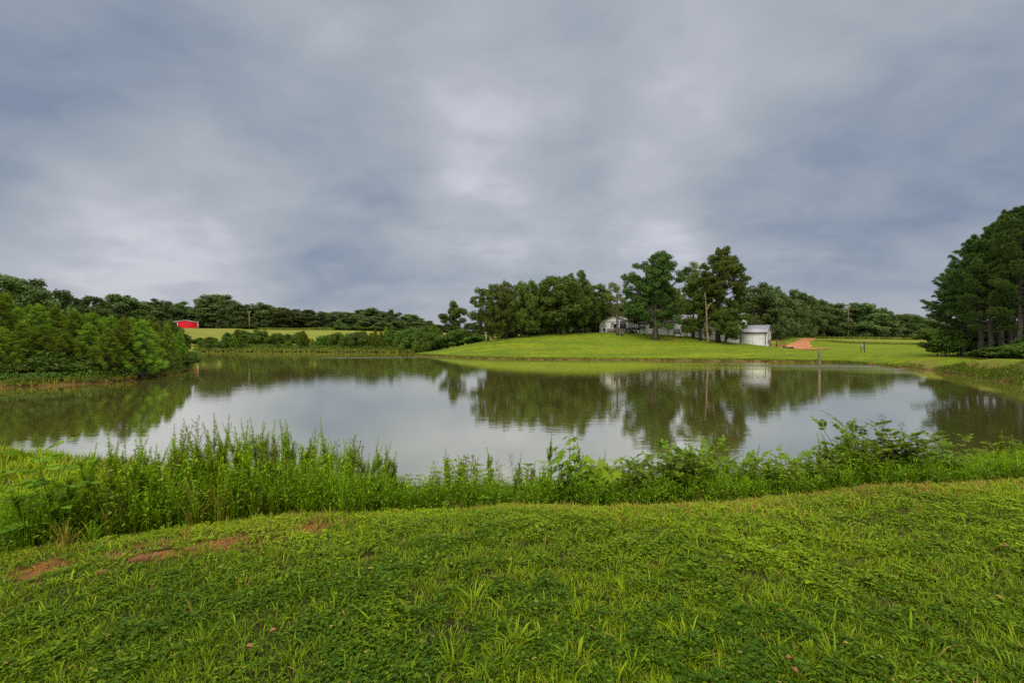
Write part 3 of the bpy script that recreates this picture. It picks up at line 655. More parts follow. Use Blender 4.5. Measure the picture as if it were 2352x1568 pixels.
g.build('mesh', M['net'], o)
x, y, z = at(1810, 95)
o = tag(empty('drain_pipe', (x, y, z + .13)), 'short black pipe lying on the lawn below the dirt track', 'pipe')
g = G(); tube(g, [(-.95, 0, .0), (.95, 0, .0)], .2, 12); g.build('pipe', M['black'], o, False)
for s in (-1, 1): g = G(); tube(g, [(s * .97 - .06, 0, 0), (s * .97 + .06, 0, 0)], .23, 12); g.build('end_collar', M['black'], o)
# hammock
xa, ya, za = at(1127, 94.3); xb, yb, zb = at(1154, 94.8)
o = tag(empty('hammock', ((xa + xb) / 2, (ya + yb) / 2, (za + zb) / 2)), 'dark blue hammock slung low between the two leftmost lawn trees', 'hammock')
g = G(); U = np.linspace(0, 1, 17); V = np.linspace(-1, 1, 5); vv = []
for u in U:
    wdt = .42 * math.sin(math.pi * u) ** .5 if 0 < u < 1 else .02
    for v_ in V: vv.append(((u - .5) * (xb - xa), v_ * wdt, .85 - .62 * math.sin(math.pi * u) + .12 * v_ * v_ * (wdt / .42)))
i = (np.arange(16)[:, None] * 5 + np.arange(4)[None]).ravel(); g.add(vv, np.stack([i, i + 5, i + 6, i + 1], 1)); hm = g.build('sling', M['navy'], o, True)
md = hm.modifiers.new('thick', 'SOLIDIFY'); md.thickness = .05
for s in (-1, 1): g = G(); tube(g, [(s * (xb - xa) / 2, 0, .85), (s * ((xb - xa) / 2 + .55), 0, 1.25)], .025, 4); g.build('rope', M['navy'], o)
# rocks in the bare soil
def rock(px, py, sx, sy, sz, label, seed):
    x = (px - CX) / F; Y = 1.62 * F / (py - CY)
    for _ in range(6): Y = (EYE - H1(x * Y, Y)) * F / (py - CY)
    rs = np.random.RandomState(seed); th = np.linspace(0, np.pi, 9); ph = np.arange(14) / 14 * 2 * np.pi
    v = np.array([[math.sin(a) * math.cos(b), math.sin(a) * math.sin(b), math.cos(a)] for a in th for b in ph])
    nz = 1 + .09 * np.sin(v[:, 0] * 5 + seed) + .08 * np.sin(v[:, 1] * 4 + v[:, 2] * 3 + seed) + rs.uniform(-.03, .03, len(v))
    nz[:14] = nz[0]; nz[-14:] = nz[-1]; v = v * nz[:, None] * [sx, sy, sz]
    i = (np.arange(8)[:, None] * 14 + np.arange(14)[None]); j = np.arange(8)[:, None] * 14 + (np.arange(14)[None] + 1) % 14
    g = G(); g.add(v, np.stack([i, i + 14, j + 14, j], -1).reshape(-1, 4))
    o = tag(g.build('rock', M['rock'], None, True), label, 'rock'); o.location = (x * Y, Y, H1(x * Y, Y) + sz * .35); return o
rock(324, 1290, .065, .04, .035, 'rounded red brown stone lying in the bare soil, largest of the stones', 2)
rock(352, 1278, .05, .03, .012, 'flat orange stone chip just right of the rounded stone', 5)
rock(440, 1262, .055, .03, .014, 'flat pale orange stone in the middle of the bare soil strip', 7)
rock(236, 1316, .05, .03, .014, 'flat reddish stone at the left end of the bare soil strip', 9)
rock(640, 1262, .04, .03, .014, 'small flat stone at the right end of the bare soil strip', 11)

# ================================================================== trees
def gen_tree(seed, lobes, Ht, tr, nleaf, ls, mk, bk='bark', puffr=(.7, 1.25), npuff=60, flat=.75, trunk_to=.75, crook=.25, flare=1.5, boughs=1.0):
    rs = np.random.RandomState(seed); lobes = [np.array(l, float) for l in lobes]
    zz = np.linspace(-.4, trunk_to * Ht, 9)
    off = np.cumsum(rs.normal(0, crook * .3, (9, 2)), 0); off -= off[0]; off[:2] *= .1
    tp = np.c_[off, zz]; rad = tr * (1 - .8 * np.linspace(0, 1, 9)); rad[0] *= flare; rad[1] *= 1 + (flare - 1) * .25
    gt = G(); tube(gt, tp, rad, 8)
    vol = np.array([l[3] * l[4] * l[5] for l in lobes]) ** .62; pk = rs.choice(len(lobes), npuff, p=vol / vol.sum())
    pk[:len(lobes)] = np.arange(len(lobes))
    dd = rdir(rs, npuff); rr = rs.uniform(.45, 1.0, npuff) ** .7
    cen = np.array([lobes[k][:3] for k in pk]) + dd * rr[:, None] * np.array([lobes[k][3:6] for k in pk])
    pr = rs.uniform(puffr[0], puffr[1], npuff)
    # limbs
    ends = []
    for l in lobes:
        h = np.hypot(l[0], l[1]); z0 = np.clip(l[2] - .75 * h - rs.uniform(.2, .8), Ht * .13, trunk_to * Ht * .97)
        b = np.array([np.interp(z0, zz, tp[:, 0]), np.interp(z0, zz, tp[:, 1]), z0]); e_ = l[:3]
        mid = (b + e_) / 2 + [0, 0, -.08 * h] + rs.normal(0, .12, 3)
        r0 = np.interp(z0, zz, rad) * .6 * boughs
        tube(gt, [b, mid, e_], [r0, r0 * .65, r0 * .35], 6); ends.append((e_, r0 * .35, mid))
    for k in range(npuff):
        e_, r0, mid = ends[pk[k]]; s_ = mid if rs.rand() < .35 else e_
        m2 = (s_ + cen[k]) / 2 + rs.normal(0, .15, 3)
        tube(gt, [s_, m2, cen[k]], [r0 * .8, r0 * .5, .02], 4, cap=False)
    # leaves
    w_ = pr ** 2; pi = rs.choice(npuff, nleaf, p=w_ / w_.sum())
    ld = rdir(rs, nleaf); lr = rs.uniform(0, 1, nleaf) ** .45
    pos = cen[pi] + ld * (lr * pr[pi])[:, None] * [1, 1, flat]
    n_ = nrm(ld * .9 + [0, 0, .45] + rs.normal(0, .5, (nleaf, 3))); d_ = rdir(rs, nleaf)
    gc = G(); stamp(gc, LEAF[0], LEAF[1], pos, d_, n_, ls * rs.uniform(.7, 1.3, nleaf), np.clip(rs.uniform(0, .55, npuff)[pi] + rs.uniform(0, .45, nleaf), 0, 1) , 1.5)
    lo, hi = pos.min(0), pos.max(0)
    return dict(trunk=gt.mesh('trunk', M[bk], True), crown=gc.mesh('crown', L[mk]), W=np.percentile(pos[:, 0], 98.5) - np.percentile(pos[:, 0], 1.5), H=np.percentile(pos[:, 2], 99.7))
def place(p, name, x, y, z, w_, h_, rz, label, cat, group=None, sink=0):
    sxy = w_ / p['W']; sz = h_ / p['H']
    o = tag(empty(name, (x, y, z - sink), rz, (sxy, sxy, sz)), label, cat, group)
    link('trunk', p['trunk'], o); link('crown', p['crown'], o); return o
def rand_lobes(rs, Ht, Wd, base=.22, n=9, top=1.0):
    out = [(rs.normal(0, .3), rs.normal(0, .3), Ht * (base + .98 * top) / 2, Wd * .30, Wd * .30, Ht * (top - base) * .34)]
    for k in range(n):
        u = (k + .5) / n; zc_ = Ht * (base + .07 + (top - base - .16) * u); env = Wd * .5 * (math.sin(math.pi * min(1, .22 + .72 * u)) ** .65)
        a = k * 2.4 + rs.uniform(-.5, .5); r_ = env * rs.uniform(.45, .78)
        s_ = Wd * rs.uniform(.14, .24) * (1.15 - .4 * u)
        out.append((r_ * math.cos(a), r_ * math.sin(a), zc_, s_, s_, s_ * rs.uniform(.6, .9)))
    return out
protos = dict(wood=[], lawn=[], yel=[])
for k in range(8):
    rs = np.random.RandomState(100 + k); Ht = 14.0; Wd = rs.uniform(8.5, 10.5)
    protos['wood'].append(gen_tree(200 + k, rand_lobes(rs, Ht, Wd, -.02, 15), Ht, .3, 24000, .35, 'far', puffr=(.6, 1.15), npuff=170, flat=1.0))
for k in range(6):
    rs = np.random.RandomState(140 + k); Ht = 12.0; Wd = rs.uniform(7.0, 8.5)
    protos['lawn'].append(gen_tree(240 + k, rand_lobes(rs, Ht, Wd, .10, 14), Ht, .27, 24000, .23, 'oak', 'darkbark', puffr=(.38, .85), npuff=170, flat=.9, crook=.35, boughs=1.2))
for k in range(3):
    rs = np.random.RandomState(160 + k); Ht = 12.0; Wd = rs.uniform(7.5, 9)
    protos['yel'].append(gen_tree(260 + k, rand_lobes(rs, Ht, Wd, .2, 11), Ht, .2, 6500, .30, 'yellow', 'bark', puffr=(.5, 1.1), npuff=60))
def wtree(kind, k, name, px, base_py, Y, top_py, wpx, label, group=None, cat='tree', rz=None, base_z=None):
    x = (px - CX) / F * Y; z = H1(x, Y) if base_z is None else base_z
    ht = EYE - (top_py - CY) / F * Y - z; wd = wpx / F * Y
    p = protos[kind][k % len(protos[kind])]
    return place(p, name, x, Y, z, wd, max(ht, 1.0), (k * 1.7) if rz is None else rz, label, cat, group)
# --- the named trees of the lawn -------------------------------------------
def hero(px, Y, lobes_px, tr, nleaf, ls, mk, label, seed, npuff, name='oak_tree', bk='darkbark', depth=.8, puffr=(.7, 1.3), **kw):
    """lobes measured on the photograph (centre, half width, half height), turned into metres at the tree"""
    x = (px - CX) / F * Y; z = H1(x, Y); s = Y / F; rs = np.random.RandomState(seed); lob = []
    for (lx, ly, hw, hh) in lobes_px:
        lob.append(((lx - px) * s, rs.uniform(-.6, .6) * hw * s * depth, EYE - (ly - CY) * s - z, hw * s, hw * s * depth, hh * s))
        if hw * s > 1.6: lob.append(((lx - px) * s * .5, -rs.uniform(.5, .9) * hw * s * depth * (1 if rs.rand() < .5 else -1), EYE - (ly - CY) * s - z, hw * s * .7, hw * s * .6, hh * s * .8))
    Ht = max(l[2] + l[5] for l in lob)
    p = gen_tree(seed, lob, Ht, tr, nleaf, ls, mk, bk, puffr=puffr, npuff=npuff, **kw)
    o = tag(empty(name, (x, Y, z)), label, 'tree'); link('trunk', p['trunk'], o); link('crown', p['crown'], o); return o
hero(1505, 99, [(1518, 606, 30, 30), (1500, 640, 44, 28), (1470, 612, 20, 16), (1441, 634, 14, 12), (1462, 665, 34, 26), (1520, 680, 42, 32), (1560, 636, 14, 14), (1578, 622, 9, 7), (1490, 710, 46, 26), (1545, 700, 24, 30), (1525, 738, 34, 16), (1450, 700, 16, 18), (1500, 660, 34, 40)],
     .62, 72000, .25, 'darkoak', 'huge dark green oak with a thick pale trunk in the middle of the lawn', 11, 430, bk='bark', puffr=(.5, 1.0))
hero(1649, 93, [(1640, 582, 16, 21), (1674, 588, 18, 23), (1658, 605, 22, 18), (1660, 622, 38, 22), (1695, 625, 16, 18), (1620, 640, 20, 22), (1655, 660, 46, 28), (1700, 665, 16, 16), (1630, 690, 34, 24), (1690, 705, 28, 28), (1660, 730, 36, 22), (1712, 640, 8, 8), (1618, 612, 10, 9)],
     .42, 62000, .235, 'oak', 'tallest oak of the lawn with a loose crown and twin tips, right of the snag', 12, 400, puffr=(.42, .85))
hero(1666, 90.5, [(1672, 722, 28, 14), (1690, 750, 22, 22), (1655, 750, 24, 18), (1675, 768, 20, 10), (1700, 735, 16, 18)],
     .30, 16000, .23, 'oak', 'low dense oak whose branches hang over the white wall, front right of the tallest oak', 13, 70, puffr=(.5, .9))
hero(1043, 122, [(1040, 697, 13, 10), (1048, 716, 19, 12), (1028, 728, 17, 11), (1056, 722, 14, 10), (1036, 752, 20, 18), (1058, 750, 14, 18)],
     .35, 15000, .27, 'oak', 'lone knobbly oak standing clear of the others behind the lawn tip', 14, 62, puffr=(.6, 1.1))
hero(1592, 98, [(1590, 660, 18, 28), (1600, 700, 24, 24), (1580, 735, 18, 12), (1578, 756, 14, 10), (1604, 630, 12, 12)],
     .28, 15000, .24, 'oak', 'slender oak with drooping low twigs just right of the huge oak', 15, 75, puffr=(.5, 1.0))
hero(1608, 95, [(1612, 680, 20, 26), (1622, 720, 20, 22), (1600, 745, 12, 10), (1620, 762, 12, 9), (1612, 640, 14, 14)],
     .30, 15000, .24, 'oak', 'dark trunked oak directly left of the broken snag', 16, 75, puffr=(.5, 1.0))
hero(1593, 118, [(1594, 618, 17, 14), (1585, 645, 22, 18), (1575, 680, 18, 20)],
     .22, 2600, .30, 'yellow', 'thin yellowing tree top showing through between the two big oaks', 17, 42, bk='bark', puffr=(.5, 1.0))
hero(1478, 107, [(1470, 700, 26, 20), (1450, 725, 14, 13), (1478, 740, 18, 9)],
     .42, 9000, .30, 'darkoak', 'oak standing directly behind and left of the huge oak by the deck steps', 18, 60, puffr=(.5, 1.0))
hero(1515, 106, [(1530, 690, 22, 20), (1545, 722, 16, 14)],
     .36, 6000, .30, 'darkoak', 'oak with a brown trunk standing behind the huge oak, close by the long wall', 19, 50, puffr=(.5, 1.0))
lawn = [  # px of trunk, distance, top, width, label
    (1121, 94, 655, 68, 'leftmost lawn oak, its crown hanging almost to the grass beside the hammock'),
    (1162, 95.5, 648, 58, 'lawn oak at the right end of the hammock with an upright airy crown'),
    (1197, 97, 650, 62, 'third lawn oak from the left with a straight dark trunk'),
    (1216, 101, 648, 60, 'lawn oak set just behind the third one from the left'),
    (1244, 104, 645, 62, 'lawn oak with a narrow high tip left of the broad pale green oak'),
    (1281, 103, 634, 92, 'broad mid green oak in the middle of the left lawn group'),
    (1304, 108, 640, 80, 'oak behind the broad mid green oak, its trunk showing just to the right'),
    (1322, 106, 626, 78, 'highest oak of the left lawn group with a ragged tip'),
    (1345, 110, 650, 76, 'rounded oak right of the highest one in the left lawn group'),
    (1362, 114, 652, 80, 'oak nearest the left corner of the white house'),
]
for k, (px, Y, top, wpx, lab) in enumerate(lawn): wtree('lawn', k, 'oak_tree', px, 0, Y, top, wpx, lab, 'oaks on the left of the lawn')
wtree('yel', 0, 'oak_tree', 1400, 0, 128, 652, 62, 'yellow green tree behind the bare dead tree and the house')
wtree('yel', 1, 'oak_tree', 1560, 0, 124, 655, 60, 'yellow green tree behind the long building roof')
# dead trees
def dead_tree(name, px, Y, top_py, tr, nb, label, m, seed, br=1.0, lean=0.0, z0b=.45, down=False):
    x = (px - CX) / F * Y; z = H1(x, Y); ht = EYE - (top_py - CY) / F * Y - z; rs = np.random.RandomState(seed)
    zz = np.linspace(-.3, ht, 9); tp = np.c_[lean * (zz / ht) + rs.normal(0, .05, 9), rs.normal(0, .05, 9), zz]; tp[:2, :2] *= .2
    rad = tr * (1 - .72 * np.linspace(0, 1, 9)); rad[0] *= 1.5
    o = tag(empty(name, (x, Y, z)), label, 'tree'); g = G(); tube(g, tp, rad, 8); g.build('trunk', M[m], o, True)
    g = G()
    for k in range(nb):
        if nb <= 8: g = G()
        zb_ = ht * (z0b + (.97 - z0b) * k / max(1, nb - 1)); b = np.array([np.interp(zb_, zz, tp[:, 0]), np.interp(zb_, zz, tp[:, 1]), zb_]); a = k * 2.4 + rs.uniform(-.4, .4)
        ln = br * rs.uniform(.6, 1.1) * (1.2 - .6 * k / nb); d = np.array([math.cos(a), math.sin(a), rs.uniform(-.25, .5) if not down else rs.uniform(-.1, .3)])
        pts = [b]; 
        for q in range(4): d = nrm(d + rs.normal(0, .22, 3)); pts.append(pts[-1] + d * ln / 4)
        r0 = tr * .22; tube(g, pts, [r0, r0 * .75, r0 * .5, r0 * .35, .01], 5)
        for q in (1, 2, 3, 3):
            d2 = nrm(d + rs.normal(0, .6, 3)); p2 = [pts[q], pts[q] + d2 * ln * .2, pts[q] + d2 * ln * .4 + [0, 0, -.05]]; tube(g, p2, [r0 * .35, r0 * .25, .008], 4)
            for _ in range(2):
                d3 = nrm(d2 + rs.normal(0, .6, 3)); tube(g, [p2[1], p2[1] + d3 * ln * .22], [r0 * .2, .006], 3)
        if nb <= 8: g.build('branch', M[m], o)
    if nb > 8: g.build('branches', M[m], o)
    return o
dead_tree('dead_tree', 1418, 101.5, 668, .30, 17, 'leafless grey tree with thin bare branches in front of the white house', 'bark', 31, 3.3)
sn = dead_tree('tree_snag', 1626, 91.5, 672, .25, 4, 'broken pale dead trunk with a forked splintered top, right of the slender oaks', 'snag', 32, .7, lean=-.6, z0b=.74)
g = G(); tube(g, [(-.35, 0, 6.4), (.15, .05, 7.4), (.7, .1, 8.0), (.95, .1, 8.05)], [.2, .16, .1, .03], 6); g.build('broken_limb', M['snag'], sn); g = G(); tube(g, [(-.3, 0, 4.9), (.5, .1, 4.95), (1.3, .1, 4.9)], [.06, .05, .02], 5); g.build('broken_limb', M['snag'], sn)
dead_tree('dead_tree', 1948, 166, 700, .28, 7, 'thin bare grey trunk in front of the wood beyond the right field', 'snag', 33, 2.2)
# stump and fallen stick
x, y, z = at(1428, 101); g = G(); tube(g, [(0, 0, -.2), (0, 0, .05), (.02, 0, .42)], [.5, .36, .28], 9); o = tag(empty('tree_stump', (x, y, z)), 'small dark stump on the lawn just right of the leafless tree', 'stump'); g.build('stump_wood', M['darkbark'], o)
g = G(); tube(g, [(-.5, 0, .03), (-.1, .1, .06), (.6, 0, .04)], [.05, .045, .015], 5); x, y, z = at(1532, 96.5); o = tag(g.build('fallen_branch', M['darkbark']), 'dark stick lying on the grass right of the huge oak', 'branch'); o.location = (x, y, z)

# --- the woods --------------------------------------------------------------
NRW = 0
left_wood = [  # px, distance, top, width, label
    (12, 74, 634, 120, 'big dark oak at the left frame edge above the young pines'),
    (62, 84, 644, 92, 'feathery broad tree next to the left edge oak, above the pines'),
    (132, 92, 670, 74, 'open branched dark tree with sky gaps above the left pines'),
    (172, 120, 700, 60, 'low dark tree between the open branched tree and the twin topped one'),
    (212, 118, 684, 64, 'twin topped tree standing over the left pine thicket'),
    (252, 200, 702, 62, 'low rounded tree left of the tall knobbly one, back of the red barn wood'),
    (290, 190, 680, 84, 'tall knobbly tree to the left of the red barn'),
    (326, 240, 695, 60, 'dark tree between the knobbly tree and the pointed one left of the barn'),
    (362, 250, 688, 64, 'pointed tree left of the red barn'),
    (392, 272, 700, 50, 'dark tree directly behind the left eave of the red barn'),
    (414, 276, 693, 52, 'narrow topped tree straight behind the red barn'),
    (448, 280, 703, 46, 'dark low tree behind the right corner of the red barn'),
    (497, 266, 677, 88, 'largest rounded oak of the far wood, right of the red barn'),
    (528, 258, 700, 54, 'dark tree on the right flank of the largest rounded far oak'),
    (549, 246, 700, 52, 'flat topped tree behind the utility pole on its left'),
    (590, 248, 697, 60, 'bumpy tree just right of the utility pole'),
    (619, 250, 701, 56, 'second tree to the right of the utility pole'),
    (645, 244, 712, 46, 'pale green tree with visible trunks right of the utility pole'),
    (664, 256, 708, 56, 'dark tree above the tall grass, middle of the far wood'),
    (703, 258, 713, 56, 'square shouldered tree in the middle of the far wood'),
    (733, 254, 716, 58, 'domed tree in the middle of the far wood'),
    (772, 262, 716, 58, 'broad tree right of the domed tree in the far wood'),
    (812, 268, 713, 60, 'dark tree left of the highest hump of the far right wood'),
    (846, 275, 709, 62, 'highest tree on the hump at the right of the far wood'),
    (846, 236, 728, 52, 'light green spreading tree in front of the far wood hump'),
    (874, 238, 729, 38, 'rounded light green tree right of the light spreading one'),
    (872, 280, 714, 50, 'tree right of the highest hump tree'),
    (901, 276, 713, 44, 'airy topped tree above the right end of the field'),
    (914, 250, 736, 36, 'small dark tree at the right end of the far field'),
    (944, 300, 722, 54, 'smooth domed tree at the right end of the far wood'),
    (975, 300, 736, 50, 'low dark tree where the far wood runs out'),
    (1004, 290, 746, 46, 'last low tree of the far wood, left of the lone knobbly oak'),
    (1083, 180, 741, 50, 'low olive tree row seen between the lone oak and the lawn group'),
]
for k, (px, Y, top, wpx, lab) in enumerate(left_wood):
    wtree('wood', k * 3 + k // 3, 'broadleaf_tree', px, 0, Y, top, wpx * 1.06, lab, 'trees of the far left wood')
right_wood = [
    (1733, 128, 655, 84, 'tallest tree of the right wood, close behind the long building'),
    (1762, 136, 672, 60, 'dark tree left of the knobbly tree in the right wood'),
    (1781, 142, 661, 66, 'knobbly dark tree behind the low roof of the long building'),
    (1809, 150, 669, 56, 'peaked tree above the start of the dirt track'),
    (1830, 158, 688, 50, 'sunken dark tree between two taller ones above the dirt track'),
    (1847, 160, 675, 56, 'rounded tree directly above the head of the dirt track'),
    (1873, 166, 690, 50, 'small topped tree right of the dirt track head'),
    (1903, 168, 693, 64, 'broad tree left of the dip in the right wood'),
    (1936, 176, 716, 46, 'low tree in the dip of the right wood behind the bare trunk'),
    (1977, 172, 698, 72, 'high domed tree in the middle of the right wood, above the net'),
    (2008, 176, 706, 54, 'tree just right of the high domed one above the net'),
    (2034, 180, 717, 48, 'sloping tree right of the domed ones in the right wood'),
    (2066, 184, 723, 52, 'rounded low tree towards the right pines'),
    (2096, 188, 722, 52, 'low broad tree beside the tips of the right pines'),
    (2128, 190, 730, 54, 'low tree half behind the leftmost pine branches'),
    (2165, 194, 735, 60, 'dim tree seen under the right pine boughs'),
    (2215, 198, 735, 70, 'dim tree seen between the right pine trunks'),
]
for k, (px, Y, top, wpx, lab) in enumerate(right_wood):
    wtree('wood', k * 5 + 2, 'broadleaf_tree', px, 0, Y, top, wpx * 1.1, lab, 'trees of the right wood')
# back rows seen through the gaps
def rank_labels(items, desc, marks):
    ORD = ['', 'first', 'second', 'third', 'fourth', 'fifth', 'sixth', 'seventh', 'eighth', 'ninth', 'tenth', 'eleventh', 'twelfth', 'thirteenth', 'fourteenth', 'fifteenth', 'sixteenth', 'seventeenth', 'eighteenth', 'nineteenth', 'twentieth', 'twenty-first', 'twenty-second', 'twenty-third', 'twenty-fourth', 'twenty-fifth']
    items = sorted(items, key=lambda a: a[0]); sides = {}
    for px, o in items:
        m = min(marks, key=lambda a: abs(a[0] - px)); sides.setdefault((m, px >= m[0]), []).append((abs(px - m[0]), o))
    for (m, right), lst in sides.items():
        for i, (_, o) in enumerate(sorted(lst, key=lambda a: a[0])): o['label'] = f"{desc}, {ORD[min(i + 1, 25)]} to the {'right' if right else 'left'} of {m[1]}"
LEFT_MARKS = [(290, 'the tall knobbly tree'), (430, 'the red barn'), (497, 'the largest rounded far oak'), (573, 'the utility pole'), (703, 'the square shouldered tree'), (846, 'the light green spreading tree'), (944, 'the smooth domed tree'), (1043, 'the lone knobbly oak')]
RIGHT_MARKS = [(1505, 'the huge oak'), (1767, 'the low roof end'), (1860, 'the dirt track'), (1948, 'the bare grey trunk'), (1980, 'the net'), (2133, 'the pale cone tree'), (2210, 'the leftmost right pine'), (1280, 'the broad pale oak'), (1400, 'the white house'), (1650, 'the tallest oak')]
its_l, its_r, its_m = [], [], []
rs = np.random.RandomState(77)
for k, px in enumerate(range(235, 1010, 20)):
    Y = 290 + rs.uniform(-12, 18); its_l.append((px, wtree('wood', k * 7 + 1, 'broadleaf_tree', px, 0, Y, np.interp(px, [0, 300, 500, 700, 850, 960, 1010], [712, 716, 716, 731, 730, 748, 756]) + rs.uniform(-6, 7), 46, 'x', 'back row of the far left wood')))
for k, px in enumerate(range(1700, 2300, 23)):
    Y = 205 + rs.uniform(-8, 12); its_r.append((px, wtree('wood', k * 7 + 3, 'broadleaf_tree', px, 0, Y, np.interp(px, [1700, 1850, 1940, 2000, 2100, 2300], [684, 706, 730, 724, 738, 744]) + rs.uniform(-6, 6), 56, 'x', 'back row of the right wood')))
for k, px in enumerate(range(1180, 1700, 40)):
    Y = 150 + rs.uniform(-8, 12); its_m.append((px, wtree('wood', k * 7 + 5, 'broadleaf_tree', px, 0, Y, 700 + rs.uniform(-14, 10), 90, 'x', 'row behind the lawn oaks')))
rank_labels(its_l, 'dark tree in the back row', LEFT_MARKS); rank_labels(its_r, 'dark tree in the back row', RIGHT_MARKS); rank_labels(its_m, 'dark tree behind the lawn group', RIGHT_MARKS)
for k, (px, Y, top) in enumerate([(-60, 80, 650), (70, 150, 690), (150, 170, 706), (20, 130, 668)]):
    wtree('wood', k + 4, 'broadleaf_tree', px, 0, Y, top, 130, ['dark tree half cut by the left frame edge behind the pines', 'dark tree behind the pines left of the feathery broad tree', 'dark tree behind the pines under the low dark tree', 'farther dark tree behind the left edge oak'][k], 'trees behind the left pines')

# ------------------------------------------------------------------ shrubs
def gen_shrub(seed, Ht, Wd, nleaf, ls, mk, npuff=26, bk='bark'):
    rs = np.random.RandomState(seed); lob = []
    for k in range(6):
        a = k * 2.4; r_ = Wd * .25 * rs.uniform(.2, 1); s_ = Wd * rs.uniform(.18, .28)
        lob.append((r_ * math.cos(a), r_ * math.sin(a), Ht * rs.uniform(.3, .72), s_, s_, Ht * .24))
    return gen_tree(seed, lob, Ht, .05 * Ht ** .5, nleaf, ls, mk, bk, puffr=(Wd * .1, Wd * .19), npuff=npuff, flat=.9, trunk_to=.5, crook=.1)
protos['shrub'] = [gen_shrub(400 + k, 3.2, 3.4, 7500, .15, 'shrub') for k in range(5)]
_tuft = []
rs = np.random.RandomState(9)
for k in range(20):
    a = k * 2.399; el = 1.25 * math.sqrt((k + .5) / 20); d = np.array([math.sin(el) * math.cos(a), math.cos(el), math.sin(el) * math.sin(a)])
    s_ = nrm(np.cross(d, rs.normal(size=3))) * .05; l_ = rs.uniform(.8, 1.1); _tuft.append([-s_, s_, d * l_])
TUFT = (np.array(_tuft).reshape(-1, 3), np.arange(60).reshape(20, 3))
def gen_young_pine(seed, Ht=5.5, Wd=3.2, ns=.28):
    rs = np.random.RandomState(seed); gt = G(); P_, D_, S_, R_ = [], [], [], []
    tube(gt, [(0, 0, -.3), (.03, 0, Ht * .5), (0, 0, Ht * .97)], [.09, .06, .015], 6)
    nW = 19
    for i in range(nW):
        u = (i + .3) / nW; z0 = .25 + u * (Ht - .5); ln = (Wd / 2) * (1 - u ** 1.5) * rs.uniform(.8, 1.15) + .18; nb = 6 if u < .7 else 5
        for b in range(nb):
            a = b * 2 * np.pi / nb + i * .9 + rs.uniform(-.3, .3); l_ = ln * rs.uniform(.75, 1.15); up = .25 + .6 * u
            pts = [np.array([0, 0, z0])]; d = nrm(np.array([math.cos(a), math.sin(a), up * .5]))
            for q in range(4): d = nrm(d + [0, 0, .16 + .12 * u]); pts.append(pts[-1] + d * l_ / 4)
            tube(gt, pts, [.03, .024, .018, .012, .006], 4, cap=False)
            pts = np.array(pts); m = max(3, int(l_ / .15))
            for q in range(m):
                w_ = .25 + .75 * (q + 1) / m; c = np.array([np.interp(w_ * 4, range(5), pts[:, j]) for j in range(3)]); c = c + rs.normal(0, .07, 3)
                P_.append(c); D_.append(d * .7 + rs.normal(0, .5, 3) + [0, 0, .35]); S_.append(ns * rs.uniform(.8, 1.15)); R_.append(.15 + .6 * w_ * rs.uniform(.6, 1.2))
            P_.append(pts[-1]); D_.append(d + [0, 0, .9]); S_.append(ns * 1.15); R_.append(.95 if rs.rand() < .4 else .8)
    for q in range(6): P_.append(np.array([0, 0, Ht * (.9 + .02 * q)])); D_.append(np.array([rs.normal(0, .2), rs.normal(0, .2), 1])); S_.append(ns * 1.1); R_.append(.95)
    P_ = np.array(P_); D_ = np.array(D_); gc = G(); stamp(gc, TUFT[0], TUFT[1], P_, D_, rdir(rs, len(P_)), np.array(S_), np.clip(R_, 0, 1)); 
    return dict(trunk=gt.mesh('trunk', M['pinebark'], True), crown=gc.mesh('crown', L['pine']), W=Wd + .4, H=Ht + .15)
protos['pine'] = [gen_young_pine(500 + k, 5.5, 2.9 + .25 * (k % 3)) for k in range(6)]
